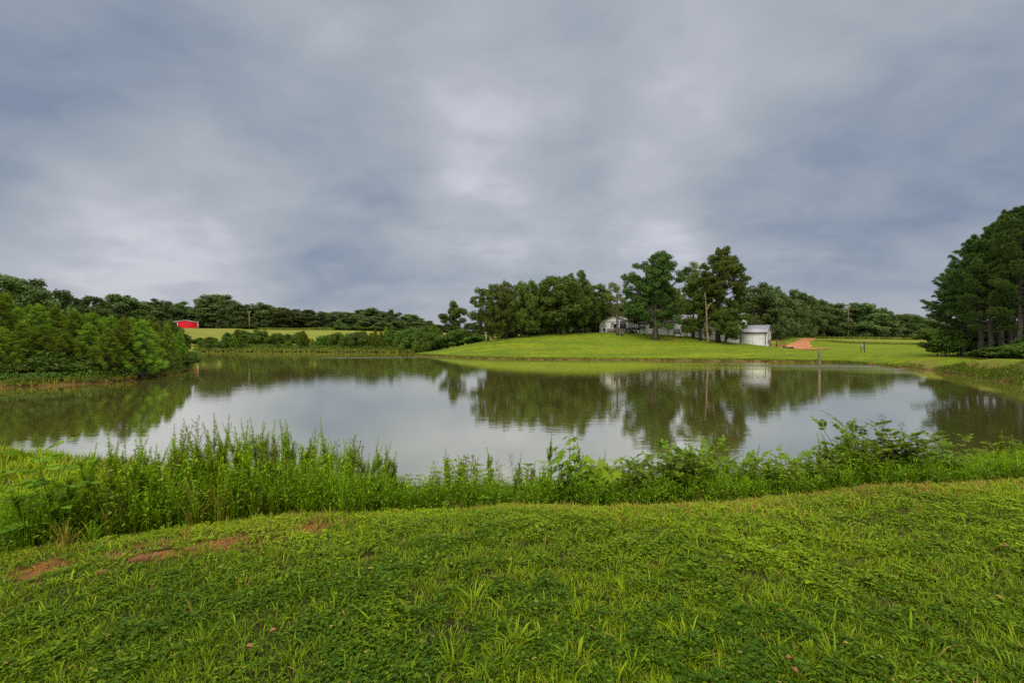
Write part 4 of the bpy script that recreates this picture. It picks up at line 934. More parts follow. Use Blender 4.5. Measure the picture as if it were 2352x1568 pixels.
def gen_big_pine(seed, Ht=14.0, Wd=7.0, base=.36, spread=1.0):
    rs = np.random.RandomState(seed); gt = G(); P_, D_, S_, R_ = [], [], [], []
    zz = np.linspace(-.4, Ht * .97, 10); tp = np.c_[np.cumsum(rs.normal(0, .06, 10)), np.cumsum(rs.normal(0, .06, 10)), zz]; tp[:2, :2] *= .2
    rad = .24 * (1 - .85 * np.linspace(0, 1, 10) ** 1.1); rad[0] *= 1.25; tube(gt, tp, rad, 9)
    for i in range(9):   # dead snags low on the trunk
        z0 = Ht * rs.uniform(.12, base); a = rs.uniform(0, 6.28); l_ = rs.uniform(.4, 1.6); b = np.array([np.interp(z0, zz, tp[:, 0]), np.interp(z0, zz, tp[:, 1]), z0])
        tube(gt, [b, b + [math.cos(a) * l_ * .5, math.sin(a) * l_ * .5, .02], b + [math.cos(a) * l_, math.sin(a) * l_, .15]], [.035, .025, .01], 4, cap=False)
    nB = 74
    for i in range(nB):
        u = i / (nB - 1); z0 = Ht * (base + (.965 - base) * u); a = i * 2.4 + rs.uniform(-.3, .3)
        prof = (Wd / 2) * min(1, (.75 + .9 * u)) * (1 - u ** 2.2) ** .8 + .35
        l_ = prof * rs.uniform(.55, 1.25); b = np.array([np.interp(z0, zz, tp[:, 0]), np.interp(z0, zz, tp[:, 1]), z0])
        d = nrm(np.array([math.cos(a), math.sin(a), rs.uniform(-.15, .35) + .7 * u])); pts = [b]
        for q in range(5): d = nrm(d + [rs.normal(0, .08), rs.normal(0, .08), .07 + .05 * rs.rand()]); pts.append(pts[-1] + d * l_ / 5)
        r0 = .05 * (1.2 - .7 * u); tube(gt, pts, [r0, r0 * .8, r0 * .65, r0 * .5, r0 * .35, .008], 5, cap=False); pts = np.array(pts)
        ns_ = 4 + int(l_ * 2.8)
        for q in range(ns_):    # side sprays with needle clumps
            w_ = .38 + .62 * (q + 1) / ns_; c = np.array([np.interp(w_ * 5, range(6), pts[:, j]) for j in range(3)])
            sd = nrm(np.array([-d[1], d[0], 0]) * (1 if q % 2 else -1) * rs.uniform(.5, 1) + d * .5 + [0, 0, rs.uniform(.1, .6)]); sl_ = rs.uniform(.35, .8) * (1.1 - .4 * w_ + .2)
            if q == ns_ - 1: sd = nrm(d + [0, 0, .5]); sl_ = .35
            tube(gt, [c, c + sd * sl_], [.014, .006], 3, cap=False)
            base_r = rs.uniform(0, .55)
            cc = c + sd * sl_; rc = rs.uniform(.13, .24)
            for t_ in range(9):
                o_ = nrm(rs.normal(0, 1, 3) + sd * .5 + [0, 0, .3]); P_.append(cc + o_ * rc * rs.uniform(.2, 1)); D_.append(o_ + [0, 0, .35]); S_.append(rs.uniform(.20, .27)); R_.append(base_r + rs.uniform(0, .45))
    P_ = np.array(P_); D_ = np.array(D_); gc = G(); stamp(gc, TUFT[0] * [1.25, 1, 1.25], TUFT[1], P_, D_, rdir(rs, len(P_)), np.array(S_), np.clip(R_, 0, 1))
    return dict(trunk=gt.mesh('trunk', M['pinebark'], True), crown=gc.mesh('crown', L['bigpine']), W=Wd + .6, H=Ht + .2)
protos['bigpine'] = [gen_big_pine(600, 14, 7.4, .28), gen_big_pine(601, 14, 6.8, .36), gen_big_pine(602, 14, 7.8, .26), gen_big_pine(603, 14, 6.8, .40)]
GP = 'young pines on the left bank'
lp = [  # px, distance, top, label
    (-62, 31, 672, 1.2, 'young pine cut by the left frame edge, nearest the water'), (8, 30.6, 750, 1.0, 'short front pine at the left frame edge beside the water'), (52, 31.8, 738, 1.0, 'second front pine from the left frame edge'),
    (100, 32.6, 745, 1.0, 'front pine with broad low skirts, third from the left frame edge'), (150, 33, 762, .9, 'low dark pine in the front row, left of the tuft of dry grass'), (204, 34, 740, 1.0, 'front pine at the start of the orange mud line'),
    (248, 33.6, 752, .9, 'short pine above the orange mud line'), (284, 35, 728, 1.1, 'tall bright pine in the front row near the point'), (326, 35.6, 733, 1.25, 'brightest yellow green bushy pine on the left bank'),
    (358, 39, 742, .9, 'mid green pine right of the brightest one'), (384, 42, 742, .8, 'dark pine near the tip of the left bank'), (414, 46.0, 759, .6, 'last small pine at the tip of the left bank'),
    (4, 36, 690, 1.15, 'tall middle row pine at the left frame edge'), (40, 37.5, 706, 1.1, 'middle row pine right of the tall one at the frame edge'), (88, 36.8, 697, 1.2, 'spiry middle row pine above the front skirts'),
    (126, 38.5, 703, 1.1, 'spiry middle row pine with two candle tips'), (172, 37.5, 712, 1.1, 'middle row pine above the low dark front pine'), (214, 38.5, 716, 1.2, 'rounded middle row pine above the mud line'),
    (256, 40, 724, 1.1, 'middle row pine between the rounded one and the tall bright one'), (303, 41.5, 728, 1.1, 'middle row pine behind the tall bright pine'), (344, 43, 735, 1.1, 'middle row pine behind the brightest bushy pine'),
    (14, 43, 672, 1.2, 'highest pine spire at the left frame edge'), (68, 45, 699, 1.2, 'back row pine between the two spiry ones'), (142, 45, 712, 1.2, 'back row pine showing over the middle of the thicket'),
    (196, 47, 719, 1.2, 'back row pine left of the rounded middle row one'), (240, 49, 727, 1.2, 'back row pine over the mud line'), (350, 49, 738, 1.0, 'back row pine below the red barn'), (-30, 38, 668, 1.3, 'pine leaning in from beyond the left frame edge'), (-110, 34, 690, 1.3, 'pine outside the thicket beyond the left frame edge')]
for k, (px, Y, top, ws, lab) in enumerate(lp):
    Y = Y * (.955 if k < 12 else .97); x = (px - CX) / F * Y; z = H1(x, Y); ht = EYE - (top - CY) / F * Y - z; p = protos['pine'][(k * 5) % 6]
    place(p, 'pine_tree', x, Y, z, 3.1 * ws * (.75 + .05 * ht), ht, k * 1.3, lab, 'pine tree', GP)
rs = np.random.RandomState(5)
for k, (px, Y, top, w_, lab) in enumerate([(150, 40, 715, 3.4, 'pale leafy shrub among the pines under the open branched tree'), (364, 46, 730, 2.5, 'dark leafy bush behind the tip of the left bank, below the red barn'), (399, 49, 751, 2.2, 'leafy bush at the very tip of the left bank'), (120, 31.6, 800, 2.2, 'small leafy sapling arching over the water on the left bank'), (18, 39, 715, 3.4, 'light green leafy shrub between the pines at the left frame edge'), (436, 46.5, 806, 1.6, 'low bush overhanging the water at the tip')]):
    x = (px - CX) / F * Y; z = H1(x, Y); place(protos['shrub'][k % 5], 'shrub', x, Y, z, w_, EYE - (top - CY) / F * Y - z, k, lab, 'shrub')
_it = []
rs = np.random.RandomState(6)
for k, px in enumerate(np.linspace(-20, 440, 20)):
    Yw = EYE * F / (np.interp(px, [0, 100, 200, 300, 380, 405, 440], [890, 886, 881, 874, 862, 856, 850]) - CY); Y = Yw * 1.02 + rs.uniform(.5, 1.1); x = (px - CX) / F * Y
    if sdist(np.array([x]), np.array([Y]))[0] < .15: continue
    hh_ = rs.uniform(.7, 1.5); _it.append((px, place(protos['shrub'][k % 5], 'shrub', x, Y, H1(x, Y), hh_ * 1.7, hh_, rs.uniform(0, 6), 'x', 'shrub', 'low bushes at the foot of the left pines')))
rank_labels(_it, 'low bush below the left pines', [(18, 'the left frame edge'), (204, 'the orange mud line'), (326, 'the brightest bushy pine'), (436, 'the tip of the bank')])
# low undergrowth filling under the left pines
def thicket(name, pts, h, ls, n_per, mk, seed, label, tmpl=LEAF, wid=1.3):
    """loose low leaves on many short stems"""
    rs = np.random.RandomState(seed); P_ = np.repeat(pts, n_per, 0); N = len(P_); hh = np.repeat(np.broadcast_to(h, (len(pts),)), n_per)
    sp_ = hh * .55; pos = np.c_[P_[:, :2] + rs.normal(0, 1, (N, 2)) * sp_[:, None] * .6, P_[:, 2] + hh * rs.uniform(0.02, 1, N) ** 1.1]
    n_ = nrm(rs.normal(0, .6, (N, 3)) + [0, -.15, .8]); g = G()
    stamp(g, tmpl[0], tmpl[1], pos, rdir(rs, N) + [0, 0, .2], n_, ls * rs.uniform(.6, 1.3, N) * (1 if tmpl is LEAF else 1.5), rs.uniform(0, 1, N), wid)
    return tag(g.build(name, L[mk]), label, None, None, 'stuff')
def along(pts, n, seed, jit):
    rs = np.random.RandomState(seed); pts = np.array(pts, float); u = np.sort(rs.uniform(0, len(pts) - 1, n)); k = np.arange(len(pts))
    x = np.interp(u, k, pts[:, 0]) + rs.normal(0, jit, n); y = np.interp(u, k, pts[:, 1]) + rs.normal(0, jit, n)
    ok = sdist(x, y) > -.05; x, y = x[ok], y[ok]; return np.c_[x, y, H(x, y)]
lb_line = [wl(p) for p in left_px[::-1]]
offl = [(a - 1.4, b + 1.6) for a, b in lb_line]
thicket('undergrowth', along([(a - .6, b + .7) for a, b in lb_line], 900, 1, .5), .55, .10, 26, 'shrub', 1, 'dark leafy undergrowth below the left pines')
def grasses(name, pts, h, nb, mk, seed, label, wid=1.0, spread=.12, kind='stuff', lean=.55):
    rs = np.random.RandomState(seed); P_ = np.repeat(pts, nb, 0); N = len(P_); hh = np.repeat(np.broadcast_to(h, (len(pts),)), nb)
    a = rs.uniform(0, 2 * np.pi, N); d_ = np.c_[np.cos(a), np.sin(a), np.zeros(N)]; out = d_ * rs.uniform(.05, lean, N)[:, None] + [0, 0, 1]
    pos = P_ + d_ * (rs.uniform(0, 1, N) * spread)[:, None] - [0, 0, .02]
    g = G(); stamp_blades(g, pos, out, -d_ + [0, 0, .3], hh * rs.uniform(.5, 1.1, N), rs.uniform(0, 1, N), wid)
    return tag(g.build(name, L[mk]), label, None, None, kind)
grasses('bank_grass', along([(a - .25, b + .3) for a, b in lb_line], 420, 2, .3), .34, 12, 'dry', 2, 'dry and green grass fringe at the foot of the left bank', wid=1.6)
# right hand pines ----------------------------------------------------------
GR = 'tall pines on the right behind the dam'
for k, (px, Y, top, w_, lab) in enumerate([
    (2210, 54, 628, 8.5, 'leftmost tall pine behind the dam, its boughs reaching out over the field'), (2252, 50, 555, 8.0, 'second tall pine from the left behind the dam'), (2275, 47, 585, 7.0, 'slim pine trunk third from the left behind the dam'),
    (2300, 49, 520, 8.0, 'tall pine in the middle of the right clump'), (2338, 45, 505, 7.4, 'pine at the right frame edge, front of the clump'), (2330, 54, 488, 8.0, 'highest pine at the right frame edge'),
    (2375, 47, 490, 8.0, 'pine just beyond the right frame edge'), (2240, 62, 600, 8.0, 'back row pine seen between the first two trunks'), (2295, 64, 560, 8.0, 'back row pine behind the middle of the right clump'), (2430, 50, 470, 9.0, 'pine beyond the right frame edge, farther out'),
    (2350, 66, 520, 8.0, 'back row pine at the right frame edge'), (2480, 44, 480, 9.0, 'outermost pine beyond the right frame edge'), (2228, 57, 600, 7.5, 'pine squeezed between the first two pines of the clump'), (2318, 52, 545, 8.0, 'pine filling the middle of the right clump')]):
    x = (px - CX) / F * Y; z = H1(x, Y); place(protos['bigpine'][k % 4], 'pine_tree', x, Y, z, w_, EYE - (top - CY) / F * Y - z, k * 2.1 + .4, lab, 'pine tree', GR)
for k, (px, Y, top, w_, lab) in enumerate([
    (2172, 54, 758, 2.9, 'bright topped bush at the left foot of the right pines'), (2198, 55, 764, 2.8, 'rounded green bush under the leftmost right pine'), (2150, 54, 784, 1.7, 'low spreading bush leaning out onto the field from the right pines'),
    (2225, 56, 785, 3.2, 'dark bush between the first and second right pine trunks'), (2262, 46, 803, 2.2, 'low shrub on the dam below the second right pine'), (2300, 45, 795, 2.6, 'dark shrub in front of the middle right pines'),
    (2340, 42, 790, 3.0, 'leafy shrub at the right frame edge on the dam'), (2280, 60, 770, 4.5, 'dim bush deep between the right pine trunks'), (2330, 62, 760, 5.0, 'large dim bush deep in the right clump'), (2240, 66, 768, 5.0, 'tall dim bush behind the right pine trunks'), (2380, 44, 770, 4.0, 'leafy shrub just outside the right frame edge'),
    (2222, 60, 752, 4.5, 'tall dim leafy growth behind the leftmost pine trunks'), (2268, 57, 762, 4.0, 'dim leafy growth between the middle pine trunks'), (2312, 56, 758, 4.5, 'dim leafy growth behind the right pine trunks'), (2350, 55, 752, 5.0, 'dim leafy growth at the right frame edge behind the trunks'), (2290, 70, 735, 7.0, 'tallest dim growth far behind the pine trunks'),
    (2133, 120, 752, 5.0, 'small pale cone shaped tree in front of the right wood')]):
    x = (px - CX) / F * Y; z = H1(x, Y); place(protos['shrub'][(k * 2 + 1) % 5], 'shrub', x, Y, z, w_, EYE - (top - CY) / F * Y - z, k * 1.9, lab, 'shrub', None)
# far shore shrubs ------------------------------------------------------------
tops = [(452, 778), (475, 764), (500, 770), (520, 762), (548, 756), (562, 755), (600, 757), (618, 764), (636, 766), (664, 768), (695, 757), (716, 768), (740, 772), (772, 768), (790, 762), (812, 765), (850, 760), (872, 751), (900, 746), (930, 757), (960, 755), (996, 742), (1010, 760), (1030, 764), (1060, 756), (1090, 766), (1110, 772)]
rs = np.random.RandomState(12)
SH_MARKS = [(452, 'the left bank tip'), (545, 'the tallest far shore pine'), (573, 'the utility pole'), (662, 'the round waterline pine'), (697, 'the pointed lone pine'), (846, 'the light green spreading tree'), (967, 'the airy thin stemmed tree'), (1043, 'the lone knobbly oak'), (1113, 'the leftmost lawn oak')]
def far_row(px0, px1, step, Y0, Y1, lift, seed, lab_p, lab_s, grp, gap=None, pf=.5, short=0):
    rs = np.random.RandomState(seed); px = px0; k = 0; A_p, A_s = [], []
    while px < px1:
        if not (gap and gap[0] < px < gap[1] and rs.rand() < .8):
            Y = np.interp(px, [450, 1100], [Y0, Y1]) + rs.uniform(-1.5, 1.5); tp_ = np.interp(px, [a for a, b in tops], [b for a, b in tops]) + lift + rs.uniform(-3, 11) + short
            x = (px - CX) / F * Y
            if float(sdist(np.array([x]), np.array([Y]))[0]) > .8:
                z = H1(x, Y); ht = max(1.2, EYE - (tp_ - CY) / F * Y - z); isp = rs.rand() < pf
                (A_p if isp else A_s).append((px, place(protos['pine'][k % 6] if isp else protos['shrub'][k % 5], 'pine_tree' if isp else 'shrub', x, Y, z, min(ht * .75, 3.4) if isp else max(ht * .85, 2.2), ht, rs.uniform(0, 6.28), lab_p if isp else lab_s, 'pine tree' if isp else 'shrub', grp)))
        px += step * rs.uniform(.7, 1.3); k += 1
    rank_labels(A_p, lab_p, SH_MARKS); rank_labels(A_s, lab_s, SH_MARKS)
far_row(448, 1110, 13, 135, 112, 0, 21, 'back row shore pine', 'back row shore shrub', 'back row of far shore scrub', gap=(640, 690), pf=.35)
far_row(450, 1000, 13, 128, 107.5, 14, 22, 'waterline pine', 'waterline shrub', 'front row of far shore scrub', gap=(655, 830), pf=.5)
for k, (px, Y, top, w_, pn, lab) in enumerate([(996, 112, 742, 5.0, 1, 'bright green soft pine left of the lone knobbly oak'), (967, 108, 762, 4.2, 0, 'airy young tree with a thin pale stem at the far left of the lawn tip'), (697, 124, 758, 4.0, 1, 'pointed dark pine standing alone on the yellow far bank'), (662, 124, 782, 3.6, 1, 'small round pine at the far waterline in the yellow gap'), (640, 124, 785, 2.6, 1, 'smallest pine left of the round one in the yellow gap'), (737, 124, 778, 2.8, 1, 'slim small pine at the right of the yellow gap'),
                                              (545, 128, 756, 4.4, 1, 'tallest dark pine of the left far shore'), (1062, 112, 757, 5.5, 0, 'broad dark shrub below the gap beside the lone oak'), (1030, 110, 768, 5.0, 0, 'rounded shrub below the lone knobbly oak'), (1092, 106, 772, 4.5, 0, 'shrub at the foot of the leftmost lawn oak')]):
    x = (px - CX) / F * Y; z = H1(x, Y); place(protos['pine' if pn else 'shrub'][k % 5], 'pine_tree' if pn else 'shrub', x, Y, z, w_, EYE - (top - CY) / F * Y - z, k, lab, 'pine tree' if pn else 'shrub')
for k, (px, Y, top) in enumerate([(573, 226, 750), (783, 226, 744), (818, 226, 749), (862, 224, 750), (838, 225, 752), (895, 222, 752)]):
    x = (px - CX) / F * Y; z = H1(x, Y); place(protos['shrub'][k % 5], 'shrub', x, Y, z, 7, max(1.5, EYE - (top - CY) / F * Y - z), k, ['low round bush at the foot of the utility pole', 'large round bush at the far wood edge, left of a smaller one', 'smaller round bush at the far wood edge', 'low pale bush under the light green spreading tree', 'tiny bush at the far wood edge before the spreading tree', 'low bush at the right end of the far wood edge'][k], 'shrub')
fs = [(wl(p)[0], wl(p)[1] + .8) for p in [(452, 807), (600, 808), (800, 808.8), (960, 809.8)]]
grasses('shore_grass', along(fs, 2600, 31, .9), .9, 8, 'tall', 31, 'yellow green grass fringe along the far shore', wid=3.0, spread=.3)
thicket('far_shore_undergrowth', along([(a, b + 2.0) for a, b in fs], 700, 33, 1.6), 1.3, .28, 22, 'shrub', 33, 'leafy undergrowth among the far shore scrub')
grasses('meadow_grass', along([xy(600, 226), xy(700, 226), xy(760, 226)], 900, 34, 1.5), 1.1, 8, 'tall', 34, 'pale tall grass strip at the edge of the far wood', wid=4, spread=.4)
grasses('tall_grass', along([xy(1765, 152), xy(1830, 160), xy(1880, 163), xy(2000, 164), xy(2140, 164)], 3000, 35, 2.0), .9, 8, 'tall', 35, 'yellowish unmown grass along the right wood', wid=4, spread=.4)
grasses('rough_grass', along([xy(1900, 132), xy(1960, 128), xy(2040, 126), xy(2130, 124)], 800, 36, 2.2), .5, 8, 'tall', 36, 'darker unmown strip across the right field', wid=3, spread=.4)
ls_ = [wl(p) for p in far_px[3:12]]
grasses('shore_grass', along([(a, b + .35) for a, b in ls_], 4200, 37, .22), .16, 8, 'bank', 37, 'ragged short grass hanging over the cut bank of the lawn', wid=2.2, spread=.12)
# dam side: reeds and rank grass
dl = [(wl(p)[0] + .35, wl(p)[1] + .25) for p in [(2352, 886), (2290, 873), (2200, 860), (2150, 852)]]
grasses('bank_reeds', along([(31.5, 22.5)] + dl, 1500, 41, .45), .32, 9, 'bank', 41, 'rank green grass and reeds on the dam slope at the right', wid=1.3, spread=.15)
grasses('bank_reeds', along([(32.6, 23), (34.3, 29.6), (36.8, 35)], 700, 42, .5), .16, 9, 'bank', 42, 'yellow green mown grass on the dam crest', wid=1.3, spread=.15)

# ================================================================== near bank
rs = np.random.RandomState(50)
def near_pts(n, y0, y1, p, seed, xm=1.22):
    rs = np.random.RandomState(seed); u = rs.uniform(0, 1, n); q = 2 - p; y = (y0 ** q + u * (y1 ** q - y0 ** q)) ** (1 / q)
    x = rs.uniform(-1, 1, n) * (xm * y + .4)
    m = int(n * 1.3); y2 = rs.uniform(.5, y1 + 2.2, m); x2 = rs.uniform(-1, 1, m) * 9.5; o_ = (np.abs(x2) > xm * y2 + .4) & (np.abs(x2) < xm * y2 + 4.2); x = np.r_[x, x2[o_]]; y = np.r_[y, y2[o_]]
    ok = y < edge_y(x) + .75; return x[ok], y[ok]
# clover and lespedeza: many tiny three-part leaves close to the soil
x, y = near_pts(300000, 1.45, 6.0, 1.25, 60); rs = np.random.RandomState(61); N = len(x)
keep = (rs.uniform(0, 1, N) > bare(x, y) * 1.25) & (rs.uniform(0, 1, N) < .25 + 1.1 * vn(x, y, 4.2, 62)) & (rs.uniform(0, 1, N) < np.clip((vn(x, y, 26, 67) - .33) * 4, .03, 1) * np.clip((edge_y(x) - y) / .38 + .25 + .9 * (vn(x, y, 4, 69) - .5), .15, 1)); x, y = x[keep], y[keep]; N = len(x)
z = H(x, y) + np.abs(rs.normal(0, .010, N)) + .055 * np.clip(vn(x, y, 26, 67) - .25, 0, 1) * (.4 + 1.2 * vn(x, y, 3.1, 64)) * rs.uniform(.55, 1.05, N)
a = rs.uniform(0, 2 * np.pi, N); nn_ = nrm(rs.normal(0, .45, (N, 3)) + [0, 0, 1]); g = G(); sz = rs.uniform(.0048, .0105, N) * (1 + .12 * y) * np.where(rs.rand(N) < .06, 1.8, 1)
rb = np.clip(-.25 + .75 * vn(x, y, 2.1, 65) + .35 * vn(x, y, 11, 66) + .16 * np.clip(y - 2.2, 0, 2) + rs.normal(0, .2, N), 0, .93); rb[rs.rand(N) < .012] = 1
for k in range(3):
    d_ = np.c_[np.cos(a + (k - 1) * 1.7), np.sin(a + (k - 1) * 1.7), rs.uniform(-.1, .35, N)]
    stamp(g, LEAF[0], LEAF[1], np.c_[x, y, z], d_, nn_, sz, rb, 1.5)
tag(g.build('ground_cover', L['clover']), 'low clover and small leaved weeds covering the near bank', kind='stuff')
# turf: tufts of short blades
x, y = near_pts(56000, 1.45, 6.0, 1.1, 70); N = len(x); rs = np.random.RandomState(71); keep = (rs.uniform(0, 1, N) > bare(x, y) * 1.1) & (rs.uniform(0, 1, N) < .25 + 1.2 * vn(x, y, 2.4, 72)); x, y = x[keep], y[keep]; N = len(x)
def tufts(name, x, y, hmin, hmax, nb, mk, seed, label, wid, spread, lean, dead=0.03, bias=0.0):
    rs = np.random.RandomState(seed); n = len(x); h = rs.uniform(hmin, hmax, n); tone = np.clip(-.12 + .65 * vn(x, y, 1.6, seed + 1) + .13 * np.clip(y - 2.2, 0, 2) + bias + rs.normal(0, .12, n), 0, .9)
    P_ = np.repeat(np.c_[x, y, H(x, y)], nb, 0); M_ = len(P_); hh = np.repeat(h, nb); a = rs.uniform(0, 2 * np.pi, M_); d_ = np.c_[np.cos(a), np.sin(a), np.zeros(M_)]
    out = d_ * rs.uniform(.1, lean, M_)[:, None] + [0, 0, 1]; pos = P_ + d_ * (rs.uniform(0, 1, M_) * spread)[:, None] - [0, 0, .006]
    tn_ = np.clip(np.repeat(tone, nb) + rs.normal(0, .12, M_), 0, .93); tn_[rs.rand(M_) < dead] = 1
    g = G(); stamp_blades(g, pos, out, -d_ + [0, 0, .35], hh * rs.uniform(.45, 1.15, M_), tn_, wid * rs.uniform(.7, 1.3, M_)); return tag(g.build(name, L[mk]), label, kind='stuff')
tufts('grass', x, y, .022, .062, 9, 'grass', 73, 'short green grass of the near bank', 1.15, .035, 1.5)
x, y = near_pts(620, 1.45, 5.6, 1.0, 75); k_ = (bare(x, y) < .5) & (vn(x, y, 1.3, 76) > .42); tufts('coarse_grass', x[k_], y[k_], .05, .125, 18, 'grass', 77, 'coarse crabgrass tufts standing out of the near lawn', 1.05, .06, 1.9, .04, .10)
x, y = near_pts(6000, 1.45, 5.6, 1.0, 85); k_ = (bare(x, y) < .6); tufts('coarse_grass', x[k_], y[k_], .04, .09, 4, 'grass', 78, 'single broad grass blades across the near lawn', 1.35, .03, 1.7, .05, .10)
# drier, yellower strip along the foot of the weeds
rs = np.random.RandomState(79); x = rs.uniform(-6, 7.5, 7500); y = edge_y(x) + rs.normal(-.2, .26, 7500); k_ = rs.rand(7500) < -.1 + 1.4 * vn(x, y, 2.6, 80); tufts('dry_grass', x[k_], y[k_], .03, .085, 8, 'dry', 81, 'yellow and brown dried grass at the foot of the weeds', 1.4, .04, 1.4, .12)
x = rs.uniform(-3.8, 4.2, 1500); y = np.interp(x, [-3.8, -1, 1, 4.2], [2.8, 3.9, 3.8, 4.4]) + rs.normal(0, .35, 1500); k_ = vn(x, y, 3, 82) > .5; tufts('dry_grass', x[k_], y[k_], .03, .07, 7, 'dry', 83, 'scattered dried tufts in the near lawn', 1.3, .04, 1.4, .15)
# soil crumbs in the bare strip
rs = np.random.RandomState(87); u = rs.uniform(0, 3, 900); k = np.arange(4); bl = np.array(bare_line); x = np.interp(u, k, bl[:, 0]) + rs.normal(0, .12, 900); y = np.interp(u, k, bl[:, 1]) + rs.normal(0, .1, 900)
g = G(); nC9 = len(x); stamp(g, [(-.5, -.4, 0), (.5, -.4, 0), (.4, .5, 0), (-.4, .4, 0), (0, 0, .35)], [(0, 1, 4), (1, 2, 4), (2, 3, 4), (3, 0, 4)], np.c_[x, y, H(x, y) - .002], np.c_[rs.normal(size=(nC9, 2)), np.zeros(nC9)], np.tile([0, 0, 1.0], (nC9, 1)), rs.uniform(.006, .028, nC9), rs.uniform(0, 1, nC9))
tag(g.build('gravel', M['rock']), 'orange soil crumbs and chips in the bare strip', kind='stuff')
# fallen leaves
for k, (px, py, lab) in enumerate([(628, 1453, 'pale tan fallen leaf on the lawn, left of centre'), (570, 1490, 'orange fallen leaf standing on edge in the left of the lawn'), (1812, 1516, 'curled pale brown leaf low in the middle of the lawn'), (1825, 1545, 'tan curled leaf, lowest in the middle of the lawn'), (2310, 1255, 'pinkish tan leaf on the right of the lawn')]):
    Y = 2.5
    for _ in range(8): Y = (EYE - H1((px - CX) / F * Y, Y) - .05) * F / (py - CY)
    x = (px - CX) / F * Y; rs = np.random.RandomState(k); g = G(); vv = []
    for i_ in range(7):
        u = i_ / 6; wd = .018 * math.sin(math.pi * (u * .92 + .04))
        for j_ in (-1, -.4, .4, 1): vv.append(((u - .5) * .036, j_ * wd * .7, .006 + .012 * j_ * j_ + .008 * math.sin(3 * u)))
    i = (np.arange(6)[:, None] * 4 + np.arange(3)[None]).ravel(); g.add(vv, np.stack([i, i + 4, i + 5, i + 1], 1)); o = tag(g.build('fallen_leaf', bpy.data.materials.get('fallen_leaf') or mat('fallen_leaf', (.24, .125, .05), .8, .2, var=.4, vscale=30)), lab, 'leaf')
    o.location = (x, Y, H1(x, Y) + .045); o.rotation_euler = (rs.uniform(-.4, .4), rs.uniform(-.3, .3), rs.uniform(0, 6.28))

# ---------------------------------------------------------------- weed builders (true size in metres)
def stem_path(rs, h, lean, az, n=8):
    u = np.linspace(0, 1, n); b = lean * u ** 1.7; wob = np.cumsum(rs.normal(0, .006, (n, 2)), 0)
    return np.c_[b * math.cos(az) + wob[:, 0], b * math.sin(az) + wob[:, 1], -.05 + (h + .05) * u]
def on(p, u):
    k = np.arange(len(p)) / (len(p) - 1); return np.stack([np.interp(u, k, p[:, j]) for j in range(3)], -1)
def gen_plume(seed, h, lean, side=14, mk='weed', stk='stem', dense=1.0, top=.62):
    rs = np.random.RandomState(seed); p = stem_path(rs, h, lean, rs.uniform(0, 6.28), 9); gs = G(); tube(gs, p, np.linspace(.0045, .0012, 9), 5, rs.uniform(0, .9)); g = G()
    def leaves(path, n, u0, l0, l1, rr=None):
        u = np.sort(rs.uniform(u0, 1, n)); c = on(path, u); ax = nrm(on(path, np.minimum(u + .03, 1)) - on(path, np.maximum(u - .03, 0))); a = np.arange(n) * 2.4 + rs.uniform(0, 6)
        s_ = nrm(np.cross(ax, [.3, .2, .1])); t_ = np.cross(ax, s_); o_ = s_ * np.cos(a)[:, None] + t_ * np.sin(a)[:, None]
        d_ = o_ * rs.uniform(.6, 1.1, n)[:, None] + ax * rs.uniform(.35, .95, n)[:, None] - [0, 0, .0]
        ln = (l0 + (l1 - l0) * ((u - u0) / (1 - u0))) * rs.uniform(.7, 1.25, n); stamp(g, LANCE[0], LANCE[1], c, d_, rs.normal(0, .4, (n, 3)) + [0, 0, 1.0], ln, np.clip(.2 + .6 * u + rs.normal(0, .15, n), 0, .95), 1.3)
    leaves(p, int(150 * h * dense), .06, .095, .018)
    for k in range(side):
        u0 = rs.uniform(.18, .78); b = on(p, u0); a = k * 2.4; l_ = h * rs.uniform(.12, .30) * (1.2 - u0) + .03
        d = nrm(np.array([math.cos(a) * .45, math.sin(a) * .45, 1.0])); q = np.array([b, b + d * l_ * .5, b + nrm(d + [0, 0, .5]) * l_]); tube(gs, q, [.002, .0015, .0008], 3, .5, False); leaves(q, int(34 * l_ / .15 * dense) + 6, .1, .036, .016)
    leaves(p, int(80 * dense), top, .030, .009)
    return dict(stem=gs.mesh('stem', L[stk]), leaves=g.mesh('leaves', L[mk]), H=h)
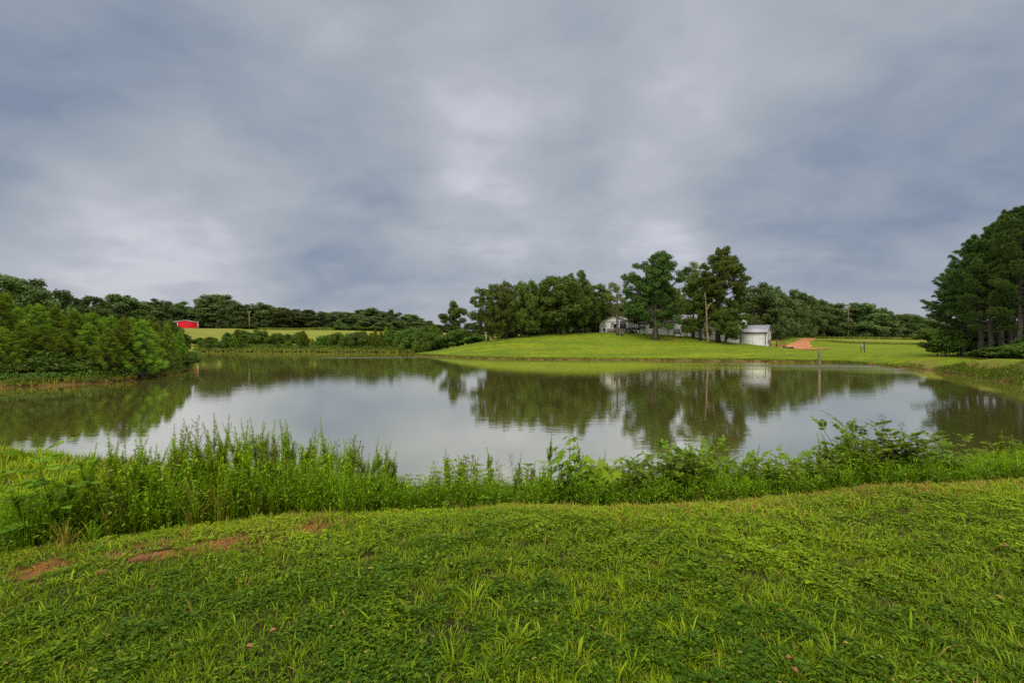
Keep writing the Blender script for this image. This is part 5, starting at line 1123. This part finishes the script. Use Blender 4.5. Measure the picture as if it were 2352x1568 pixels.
def gen_broad(seed, h, mk='weed', leaflets=5, ll=.06, nodes=9, lean=.12):
    rs = np.random.RandomState(seed); gs = G(); g = G()
    for s_ in range(rs.randint(1, 3)):
        p = stem_path(rs, h * rs.uniform(.8, 1), lean, rs.uniform(0, 6.28)); tube(gs, p, np.linspace(.005, .0018, 8), 5, .3)
        for k in range(nodes):
            u = .18 + .8 * k / (nodes - 1); b = on(p, u)
            for s2 in range(2 if u < .97 else 5):
                a = k * 1.57 + s2 * (np.pi if u < .97 else 1.26) + rs.uniform(-.3, .3); pl_ = ll * .7 * rs.uniform(.6, 1.2); d = nrm(np.array([math.cos(a), math.sin(a), .55])); e_ = b + d * pl_
                tube(gs, [b, e_], [.0018, .0012], 3, .5, False)
                m = leaflets; an = (np.arange(m) - (m - 1) / 2) * .62; sd_ = nrm(np.cross(d, [0, 0, 1])); dd = np.cos(an)[:, None] * nrm(d + [0, 0, -.45])[None] + np.sin(an)[:, None] * sd_[None]
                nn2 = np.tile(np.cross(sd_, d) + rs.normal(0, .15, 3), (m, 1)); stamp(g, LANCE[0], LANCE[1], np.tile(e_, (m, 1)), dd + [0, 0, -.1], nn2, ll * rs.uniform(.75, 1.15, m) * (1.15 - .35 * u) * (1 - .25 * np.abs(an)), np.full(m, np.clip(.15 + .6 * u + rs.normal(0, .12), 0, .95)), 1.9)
    return dict(stem=gs.mesh('stem', L['stem']), leaves=g.mesh('leaves', L[mk]), H=h)
def gen_compound(seed, h, stems, mk, rach=.28, lf=.055, pairs=5, nr=9, lean=.25, stk='brown', wid=1.35, sub=0):
    rs = np.random.RandomState(seed); gs = G(); g = G()
    for s_ in range(stems):
        p = stem_path(rs, h * (1 if s_ == 0 else rs.uniform(.55, .98)), lean * (0.3 if stems == 1 else rs.uniform(.5, 1.6)), s_ * 2.4 + rs.uniform(-.3, .3)); tube(gs, p, np.linspace(.008, .002, 8), 6, .3)
        for k in range(nr):
            u = .30 + .70 * k / (nr - 1); b = on(p, u); a = k * 2.4 + rs.uniform(-.3, .3); rl = rach * rs.uniform(.75, 1.15) * (1.1 - .3 * u); d = nrm(np.array([math.cos(a), math.sin(a), .75 + (.6 if u > .9 else 0)]))
            q = [b]
            for _ in range(5): d = nrm(d + [0, 0, -.13]); q.append(q[-1] + d * rl / 5)
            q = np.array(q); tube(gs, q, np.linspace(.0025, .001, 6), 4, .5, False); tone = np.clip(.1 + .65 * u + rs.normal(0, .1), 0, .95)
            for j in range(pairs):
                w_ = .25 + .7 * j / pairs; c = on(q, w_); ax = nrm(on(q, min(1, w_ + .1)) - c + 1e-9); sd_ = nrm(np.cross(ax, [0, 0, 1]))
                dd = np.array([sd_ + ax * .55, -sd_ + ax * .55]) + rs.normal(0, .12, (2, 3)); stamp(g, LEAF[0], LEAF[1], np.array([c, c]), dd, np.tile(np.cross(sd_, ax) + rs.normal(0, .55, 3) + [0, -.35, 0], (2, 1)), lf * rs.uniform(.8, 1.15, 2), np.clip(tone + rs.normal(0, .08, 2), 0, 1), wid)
            stamp(g, LEAF[0], LEAF[1], q[-1:], nrm(q[-1] - q[-2])[None], np.array([[0, 0, 1.0]]), np.array([lf * 1.1]), np.array([tone]), wid)
    return dict(stem=gs.mesh('stem', L[stk]), leaves=g.mesh('leaves', L[mk]), H=h)
def gen_maple(seed, h, stems=3):
    rs = np.random.RandomState(seed); gs = G(); g = G()
    for s_ in range(stems):
        p = stem_path(rs, h * (1 - .13 * s_), .22 * (1 if s_ else .3), s_ * 2.2 + 3.3); tube(gs, p, np.linspace(.009, .003, 8), 6, .3)
        for k in range(24):
            u = .22 + .78 * k / 23; b = on(p, u); a = k * 2.4 + s_; pl_ = rs.uniform(.05, .12) * (1.15 - .4 * u); d = nrm(np.array([math.cos(a), math.sin(a), .7])); e_ = b + d * pl_; tube(gs, [b, e_], [.0025, .0015], 4, .6, False)
            dd = nrm(d * [1, 1, 0] + [0, 0, -.5] + rs.normal(0, .15, 3)); nn2 = nrm(d * [1, 1, 0] * .5 + [0, -.75, .6] + rs.normal(0, .2, 3)); stamp(g, STAR[0], STAR[1], e_[None], dd[None], nn2[None], np.array([rs.uniform(.085, .125)]), np.array([np.clip(.1 + .75 * u ** 2 + rs.normal(0, .12), 0, 1)]), 1.25)
    return dict(stem=gs.mesh('stem', L['brown']), leaves=g.mesh('leaves', L['bright']), H=h)
def gen_spikes(seed, h):
    rs = np.random.RandomState(seed); gs = G(); g = G()
    for s_ in range(4):
        p = stem_path(rs, h * rs.uniform(.75, 1), .08, rs.uniform(0, 6.28)); p[:, :2] += rs.normal(0, .04, 2); tube(gs, p, np.linspace(.003, .0015, 8), 4, .3)
        n = 90; u = rs.uniform(.35, 1, n); c = on(p, u); stamp(g, LEAF[0], LEAF[1], c, rdir(rs, n) + [0, 0, .5], rdir(rs, n), rs.uniform(.008, .016, n), rs.uniform(0, 1, n), 1.2)
    return dict(stem=gs.mesh('stem', L['brown']), leaves=g.mesh('leaves', L['brown']), H=h)
def gen_clump(seed, h, n=46, mk='weed', sp=.06, wid=.65):
    rs = np.random.RandomState(seed); a = rs.uniform(0, 6.28, n); d_ = np.c_[np.cos(a), np.sin(a), np.zeros(n)]; g = G()
    stamp_blades(g, d_ * rs.uniform(0, sp, n)[:, None] - [0, 0, .02], d_ * rs.uniform(.05, .7, n)[:, None] + [0, 0, 1], -d_ + [0, 0, .3], h * rs.uniform(.45, 1.1, n), rs.uniform(0, 1, n), wid)
    return dict(leaves=g.mesh('leaves', L[mk]), H=h)
def gen_panicle(seed, h):
    rs = np.random.RandomState(seed); gs = G(); g = G(); p = stem_path(rs, h, .1, rs.uniform(0, 6)); tube(gs, p, np.linspace(.003, .001, 8), 4, .3)
    for k in range(22):
        u = .62 + .38 * k / 22; b = on(p, u); a = k * 2.4; l_ = .13 * (1.15 - u) / .5 + .02; e_ = b + nrm(np.array([math.cos(a) * .6, math.sin(a) * .6, .8])) * l_; tube(gs, [b, e_], [.0012, .0006], 3, .5, False)
        c = b + (e_ - b) * rs.uniform(.3, 1, (9, 1)) + rs.normal(0, .006, (9, 3)); stamp(g, LEAF[0], LEAF[1], c, rdir(rs, 9), rdir(rs, 9), rs.uniform(.006, .011, 9), rs.uniform(0, 1, 9), 1.5)
    return dict(stem=gs.mesh('stem', L['brown']), leaves=g.mesh('seed_head', L['brown']), H=h)
prof = np.array([(0, 1085), (50, 1060), (100, 1050), (180, 1060), (260, 1010), (330, 1005), (400, 985), (475, 965), (540, 975), (600, 975), (690, 978), (760, 985), (830, 1018), (890, 1030), (950, 1078), (1000, 1065), (1060, 1060), (1140, 1062), (1200, 1068), (1260, 1050), (1330, 1045), (1400, 1065), (1480, 1070), (1560, 1040), (1640, 1035), (1720, 1048), (1800, 1062), (1900, 1030), (1950, 1015), (2050, 1010), (2150, 1015), (2200, 1035), (2250, 1010), (2352, 1005)], float)
def near_place(p, name, px, dy, top, label, cat='plant', group=None, rz=None, hscale=None, wsc=1.0, seed=0):
    """px on the picture, dy metres behind the lawn edge; top = picture height its tip reaches"""
    Y = 4.6
    for _ in range(5): Y = float(edge_y((px - CX) / F * Y)) + dy
    x = (px - CX) / F * Y; z = H1(x, Y); h = EYE - (top - CY) / F * Y - z
    s = h / p['H']; o = tag(empty(name, (x, Y, z - .01), (px * 1.37) % 6.28 if rz is None else rz, (s ** .6 * wsc, s ** .6 * wsc, s)), label, cat, group)
    for k in ('stem', 'leaves'):
        if k in p: link('seed_head' if name == 'seeding_grass' and k == 'leaves' else k, p[k], o)
    return o
PL = [gen_plume(700 + k, 1.0, .06 + .05 * (k % 4), side=10 + 3 * (k % 3), dense=.9 + .2 * (k % 3)) for k in range(9)]
PLF = [gen_plume(720 + k, 1.0, .12 + .06 * k, side=22, dense=1.3) for k in range(4)]
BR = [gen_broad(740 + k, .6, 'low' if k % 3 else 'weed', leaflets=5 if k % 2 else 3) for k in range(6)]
CO = [gen_compound(760 + k, .7, 4, 'ash', nr=9) for k in range(3)]
CL = [gen_clump(770 + k, .6) for k in range(4)]
SP_ = [gen_spikes(780 + k, .6) for k in range(3)]
PN = [gen_panicle(790 + k, .9) for k in range(2)]
# distinctive plants seen one by one
near_place(gen_plume(801, 1.35, .28, 12, dense=1.25), 'tall_weed', 492, .75, 937, 'tallest feathery weed of all, leaning left, on the left of the bank', rz=None)
for px, dy, top, lab in [(388, .9, 965, 'single straight thin feathery spire left of the tallest weed'), (262, .7, 976, 'bright light green spire above the left sapling'), (350, .8, 990, 'crooked yellow green branching weed left of the thin spire'), (200, .7, 1018, 'curved feathery spire just right of the left sapling'),
                         (558, .8, 960, 'feathery spire right of the fan shaped weed'), (582, .9, 958, 'thin feathery spire between two others right of the tallest'), (602, .8, 957, 'tallest of the three close feathery spires'), (628, .9, 962, 'bushy spire on the right of the three close spires'), (694, .8, 955, 'dark narrow spire standing straight, left of the golden one'),
                         (757, .8, 958, 'golden brown tipped spire with side wands'), (720, 1.0, 1000, 'slanting feathery wand left of the golden tipped spire'), (789, .9, 992, 'slim wand right of the golden tipped spire'), (815, .8, 1004, 'feathery spire in the middle of the falling slope of weeds'), (838, .8, 1018, 'narrow spire at the right shoulder of the weeds'), (884, .8, 1022, 'last tall spire of the left thicket'), (902, .9, 1032, 'short spire at the right end of the left thicket'),
                         (1136, .9, 1025, 'lone slender blue green spire in the low centre weeds'), (1192, .9, 1040, 'lone thin spire right of the slender blue green one'), (1256, 1.0, 990, 'leaning green wand behind the star leaved sapling'), (1336, 1.0, 995, 'upright wand behind the right half of the star leaved sapling'), (1636, .9, 992, 'single yellow green club topped spire right of centre'), (1590, .8, 1050, 'short spire left of the club topped one'),
                         (1725, .9, 1010, 'wispy dark stemmed spire with drooping leaves'), (1710, .8, 1040, 'low wispy spire beside the drooping leaved one'), (1890, 1.0, 990, 'left wand of the leaning pair by the right bush'), (1908, .9, 1002, 'right wand of the leaning pair by the right bush'), (1945, .9, 1010, 'dark feathery wand leaning left against the right bush'), (1965, .9, 1018, 'bent feathery wand touching the right bush'), (2290, .8, 985, 'spire rising at the right frame edge')]:
    near_place(PL[int(px * 7) % 9], 'tall_weed', px, dy, top, lab)
near_place(gen_compound(810, 1.0, 1, 'bright', rach=.30, lf=.095, pairs=4, nr=15, stk='stem', wid=1.3), 'sapling', 118, .12, 1036, 'young sapling with large paired oval leaves at the left of the bank', wsc=1.15)
near_place(gen_maple(811, 1.0, 4), 'sapling', 1305, .16, 1005, 'sapling with star shaped bright green leaves in the middle of the bank')
near_place(gen_maple(815, .55, 3), 'sapling', 1375, .32, 1058, 'small second star leaved sapling right of the first')
near_place(gen_compound(812, 1.0, 15, 'ash', rach=.24, lf=.062, pairs=4, nr=15, lean=.26), 'leafy_bush', 2060, .35, 980, 'largest dark leafy bush with ash like leaves at the right of the bank', cat='bush')
near_place(gen_compound(813, .9, 12, 'ash', rach=.23, lf=.058, pairs=4, nr=13, lean=.24), 'leafy_bush', 2140, .4, 1000, 'right half of the dark ash like bushes, against the pine reflection', cat='bush')
near_place(gen_compound(814, .7, 11, 'ash', rach=.2, lf=.052, pairs=4, nr=12, lean=.34), 'leafy_bush', 1815, .5, 1046, 'low rounded bush with small glossy leaves between the two groups of spires', cat='bush')
near_place(gen_compound(816, .8, 7, 'ash', rach=.26, lf=.052, pairs=6, nr=12, lean=.3), 'leafy_bush', 1565, .5, 1030, 'bush with ferny paired leaves right of centre', cat='bush')
near_place(gen_compound(817, .6, 4, 'ash', rach=.24, lf=.045, pairs=6, nr=8, lean=.25), 'leafy_bush', 1470, .4, 1062, 'low plant with ladder like leaves between the star leaved sapling and the ferny bush', cat='bush')
near_place(gen_compound(818, .7, 5, 'bright', rach=.24, lf=.06, pairs=4, nr=8, lean=.35), 'leafy_bush', 2215, .7, 1022, 'yellow green leafed bush at the far right of the bank', cat='bush')
for px, top, lab in [(2033, 955, 'tall brown seed head rising out of the big dark bush'), (2085, 968, 'bent brown seed head right of the tallest one'), (1182, 1046, 'cluster of brown spikes on the right of the centre weeds'), (1150, 1060, 'thin brown spike left of the spike cluster')]:
    near_place(PN[px % 2], 'seeding_grass', px, .9, top, lab)
for px, top, lab in [(1060, 1045, 'dark brown flower spikes in the low centre weeds'), (1230, 1060, 'dark stemmed spikes left of the star leaved sapling'), (1075, 1052, 'second bunch of brown flower spikes in the low centre weeds')]:
    near_place(SP_[px % 3], 'tall_weed', px, .6, top, lab)
# the many similar ones
NEAR_MARKS = [(118, 'the large leaved sapling'), (262, 'the light green spire'), (388, 'the thin straight spire'), (492, 'the tallest feathery weed'), (602, 'the three close spires'), (694, 'the dark narrow spire'), (757, 'the golden tipped spire'), (884, 'the last tall spire'), (1060, 'the dark brown flower spikes'), (1192, 'the lone thin spire'),
              (1300, 'the star leaved sapling'), (1470, 'the ladder leaved plant'), (1565, 'the ferny bush'), (1636, 'the club topped spire'), (1725, 'the drooping leaved spire'), (1815, 'the low rounded bush'), (1908, 'the leaning wands'), (2060, 'the largest dark bush'), (2215, 'the yellow green bush'), (2345, 'the right frame edge')]
def fill(protos_, name, n, x0, x1, dy0, dy1, lift0, lift1, label, group, xr=None, wsc=1.0):
    its = []
    for k in range(n):
        px = x0 + (x1 - x0) * (k + rs.uniform(0, 1)) / n; base = np.interp(px, prof[:, 0], prof[:, 1]) - (16 if 230 < px < 900 and name == 'feathery_weed' else 0) + (16 * math.sin(px / 29) + 12 * math.sin(px / 67 + 1) + 6 if px > 930 else 5 * math.sin(px / 23))
        its.append((px, near_place(protos_[rs.randint(len(protos_))], name, px, rs.uniform(dy0, dy1), base + rs.uniform(lift0, lift1), label, group=group, rz=rs.uniform(0, 6.28), wsc=wsc)))
    rank_labels(its, label, NEAR_MARKS)
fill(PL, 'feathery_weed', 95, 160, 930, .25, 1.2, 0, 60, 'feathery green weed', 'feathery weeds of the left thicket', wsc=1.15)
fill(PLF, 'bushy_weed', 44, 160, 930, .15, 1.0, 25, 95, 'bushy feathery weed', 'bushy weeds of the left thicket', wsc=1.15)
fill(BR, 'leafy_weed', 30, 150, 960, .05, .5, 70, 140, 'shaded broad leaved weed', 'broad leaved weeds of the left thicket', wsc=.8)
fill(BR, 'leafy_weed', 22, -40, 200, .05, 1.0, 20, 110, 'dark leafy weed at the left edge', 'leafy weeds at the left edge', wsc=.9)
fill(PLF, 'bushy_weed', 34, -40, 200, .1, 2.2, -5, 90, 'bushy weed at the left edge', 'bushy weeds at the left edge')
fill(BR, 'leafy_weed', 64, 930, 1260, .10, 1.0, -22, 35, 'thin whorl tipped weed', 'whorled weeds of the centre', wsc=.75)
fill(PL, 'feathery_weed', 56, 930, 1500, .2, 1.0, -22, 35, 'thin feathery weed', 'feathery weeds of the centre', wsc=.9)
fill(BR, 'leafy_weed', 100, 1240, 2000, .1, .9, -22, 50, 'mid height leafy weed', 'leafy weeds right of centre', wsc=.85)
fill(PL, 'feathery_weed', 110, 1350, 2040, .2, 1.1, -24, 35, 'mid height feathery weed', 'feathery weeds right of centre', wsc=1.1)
fill(CO, 'leafy_weed', 30, 1420, 2000, .2, .9, -22, 35, 'weed with paired ash like leaves', 'paired leaf weeds')
fill(PLF, 'bushy_weed', 56, 1400, 2200, .15, .9, 5, 55, 'low bushy feathery weed', 'bushy weeds of the right')
fill(BR, 'leafy_weed', 26, 2150, 2400, .2, 1.3, 0, 70, 'leafy weed at the right edge', 'leafy weeds at the right edge')
fill(PL, 'feathery_weed', 34, 2180, 2400, .3, 1.4, 10, 60, 'feathery weed of the far right', 'feathery weeds at the right edge', wsc=1.15)
fill(PN, 'seeding_grass', 16, 150, 2300, .2, 1.2, -15, 40, 'thin brown seed head', 'thin brown seed heads')
fill(SP_, 'tall_weed', 14, 200, 2250, .2, 1.0, 0, 50, 'dead brown spiky stalk', 'dead brown stalks')
fill([gen_clump(880 + k, .5, 34, 'dry', .05, .45) for k in range(3)], 'grass_clump', 30, 100, 2300, -.05, .35, 90, 140, 'dried straw coloured clump', 'dried grass clumps')
fill(CL, 'grass_clump', 30, 40, 950, .0, .5, 110, 150, 'arching grass clump', 'grass clumps of the left thicket')
fill(CL, 'grass_clump', 34, 950, 2350, .0, 1.0, 50, 100, 'arching grass clump on the bank', 'grass clumps of the right')
# ground layer under the weeds
rs = np.random.RandomState(95); n = 5200; x = rs.uniform(-8.5, 11, n); dyy = rs.uniform(-.05, 1.25, n); y = edge_y(x) + dyy
tpx = CX + F * x / y; cap_ = EYE - (np.interp(tpx, prof[:, 0], prof[:, 1]) + 45 - CY) / F * y; zz = H(x, y); hh = np.clip((cap_ - zz) * rs.uniform(.3, .8, n), .05, .5)
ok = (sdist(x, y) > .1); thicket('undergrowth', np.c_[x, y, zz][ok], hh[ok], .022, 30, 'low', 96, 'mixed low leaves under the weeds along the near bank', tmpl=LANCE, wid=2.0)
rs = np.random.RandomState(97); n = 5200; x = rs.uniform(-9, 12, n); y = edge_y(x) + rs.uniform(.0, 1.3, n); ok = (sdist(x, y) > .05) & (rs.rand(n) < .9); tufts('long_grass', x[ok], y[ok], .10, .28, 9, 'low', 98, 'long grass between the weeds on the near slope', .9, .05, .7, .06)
rs = np.random.RandomState(105); n = 9000; x = rs.uniform(-8.5, 11, n); y = edge_y(x) + rs.uniform(.0, 1.25, n); tpx = CX + F * x / y; zz = H(x, y)
cap_ = EYE - (np.interp(tpx, prof[:, 0], prof[:, 1]) + 18 - CY) / F * y; hh = (cap_ - zz) * rs.uniform(.45, .95, n); ok = (hh > .08) & (sdist(x, y) > .1)
for q in range(5):
    sl_ = slice(q, None, 5); xx, yy, h2 = x[ok][sl_], y[ok][sl_], hh[ok][sl_]; rs = np.random.RandomState(106 + q); nb = 4; P_ = np.repeat(np.c_[xx, yy, H(xx, yy)], nb, 0); M_ = len(P_); h3 = np.repeat(h2, nb) * rs.uniform(.6, 1.05, M_)
    a = rs.uniform(0, 6.28, M_); d_ = np.c_[np.cos(a), np.sin(a), np.zeros(M_)]
    if q == 0: g = G()
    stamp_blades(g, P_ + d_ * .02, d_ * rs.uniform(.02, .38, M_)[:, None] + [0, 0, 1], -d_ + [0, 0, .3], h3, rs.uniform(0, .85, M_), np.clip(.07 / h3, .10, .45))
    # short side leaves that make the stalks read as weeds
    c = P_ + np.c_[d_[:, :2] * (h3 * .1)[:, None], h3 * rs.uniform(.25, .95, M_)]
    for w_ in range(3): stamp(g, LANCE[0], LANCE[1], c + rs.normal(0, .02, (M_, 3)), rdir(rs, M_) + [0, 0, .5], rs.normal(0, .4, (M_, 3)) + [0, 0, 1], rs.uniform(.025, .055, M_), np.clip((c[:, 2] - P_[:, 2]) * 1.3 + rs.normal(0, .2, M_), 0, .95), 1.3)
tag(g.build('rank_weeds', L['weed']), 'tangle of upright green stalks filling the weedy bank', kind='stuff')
# grassy shelf by the water on the left, and sedges along the near waterline
rs = np.random.RandomState(99); n = 5000; x = rs.uniform(-14, -5, n); y = rs.uniform(4.5, 11, n); ok = (sdist(x, y) > 0) & (y > edge_y(x) + 1.4); tufts('long_grass', x[ok], y[ok], .12, .30, 8, 'grass', 101, 'yellow green grass on the low shelf by the water at the left', 1.0, .06, .7, .08, .3)
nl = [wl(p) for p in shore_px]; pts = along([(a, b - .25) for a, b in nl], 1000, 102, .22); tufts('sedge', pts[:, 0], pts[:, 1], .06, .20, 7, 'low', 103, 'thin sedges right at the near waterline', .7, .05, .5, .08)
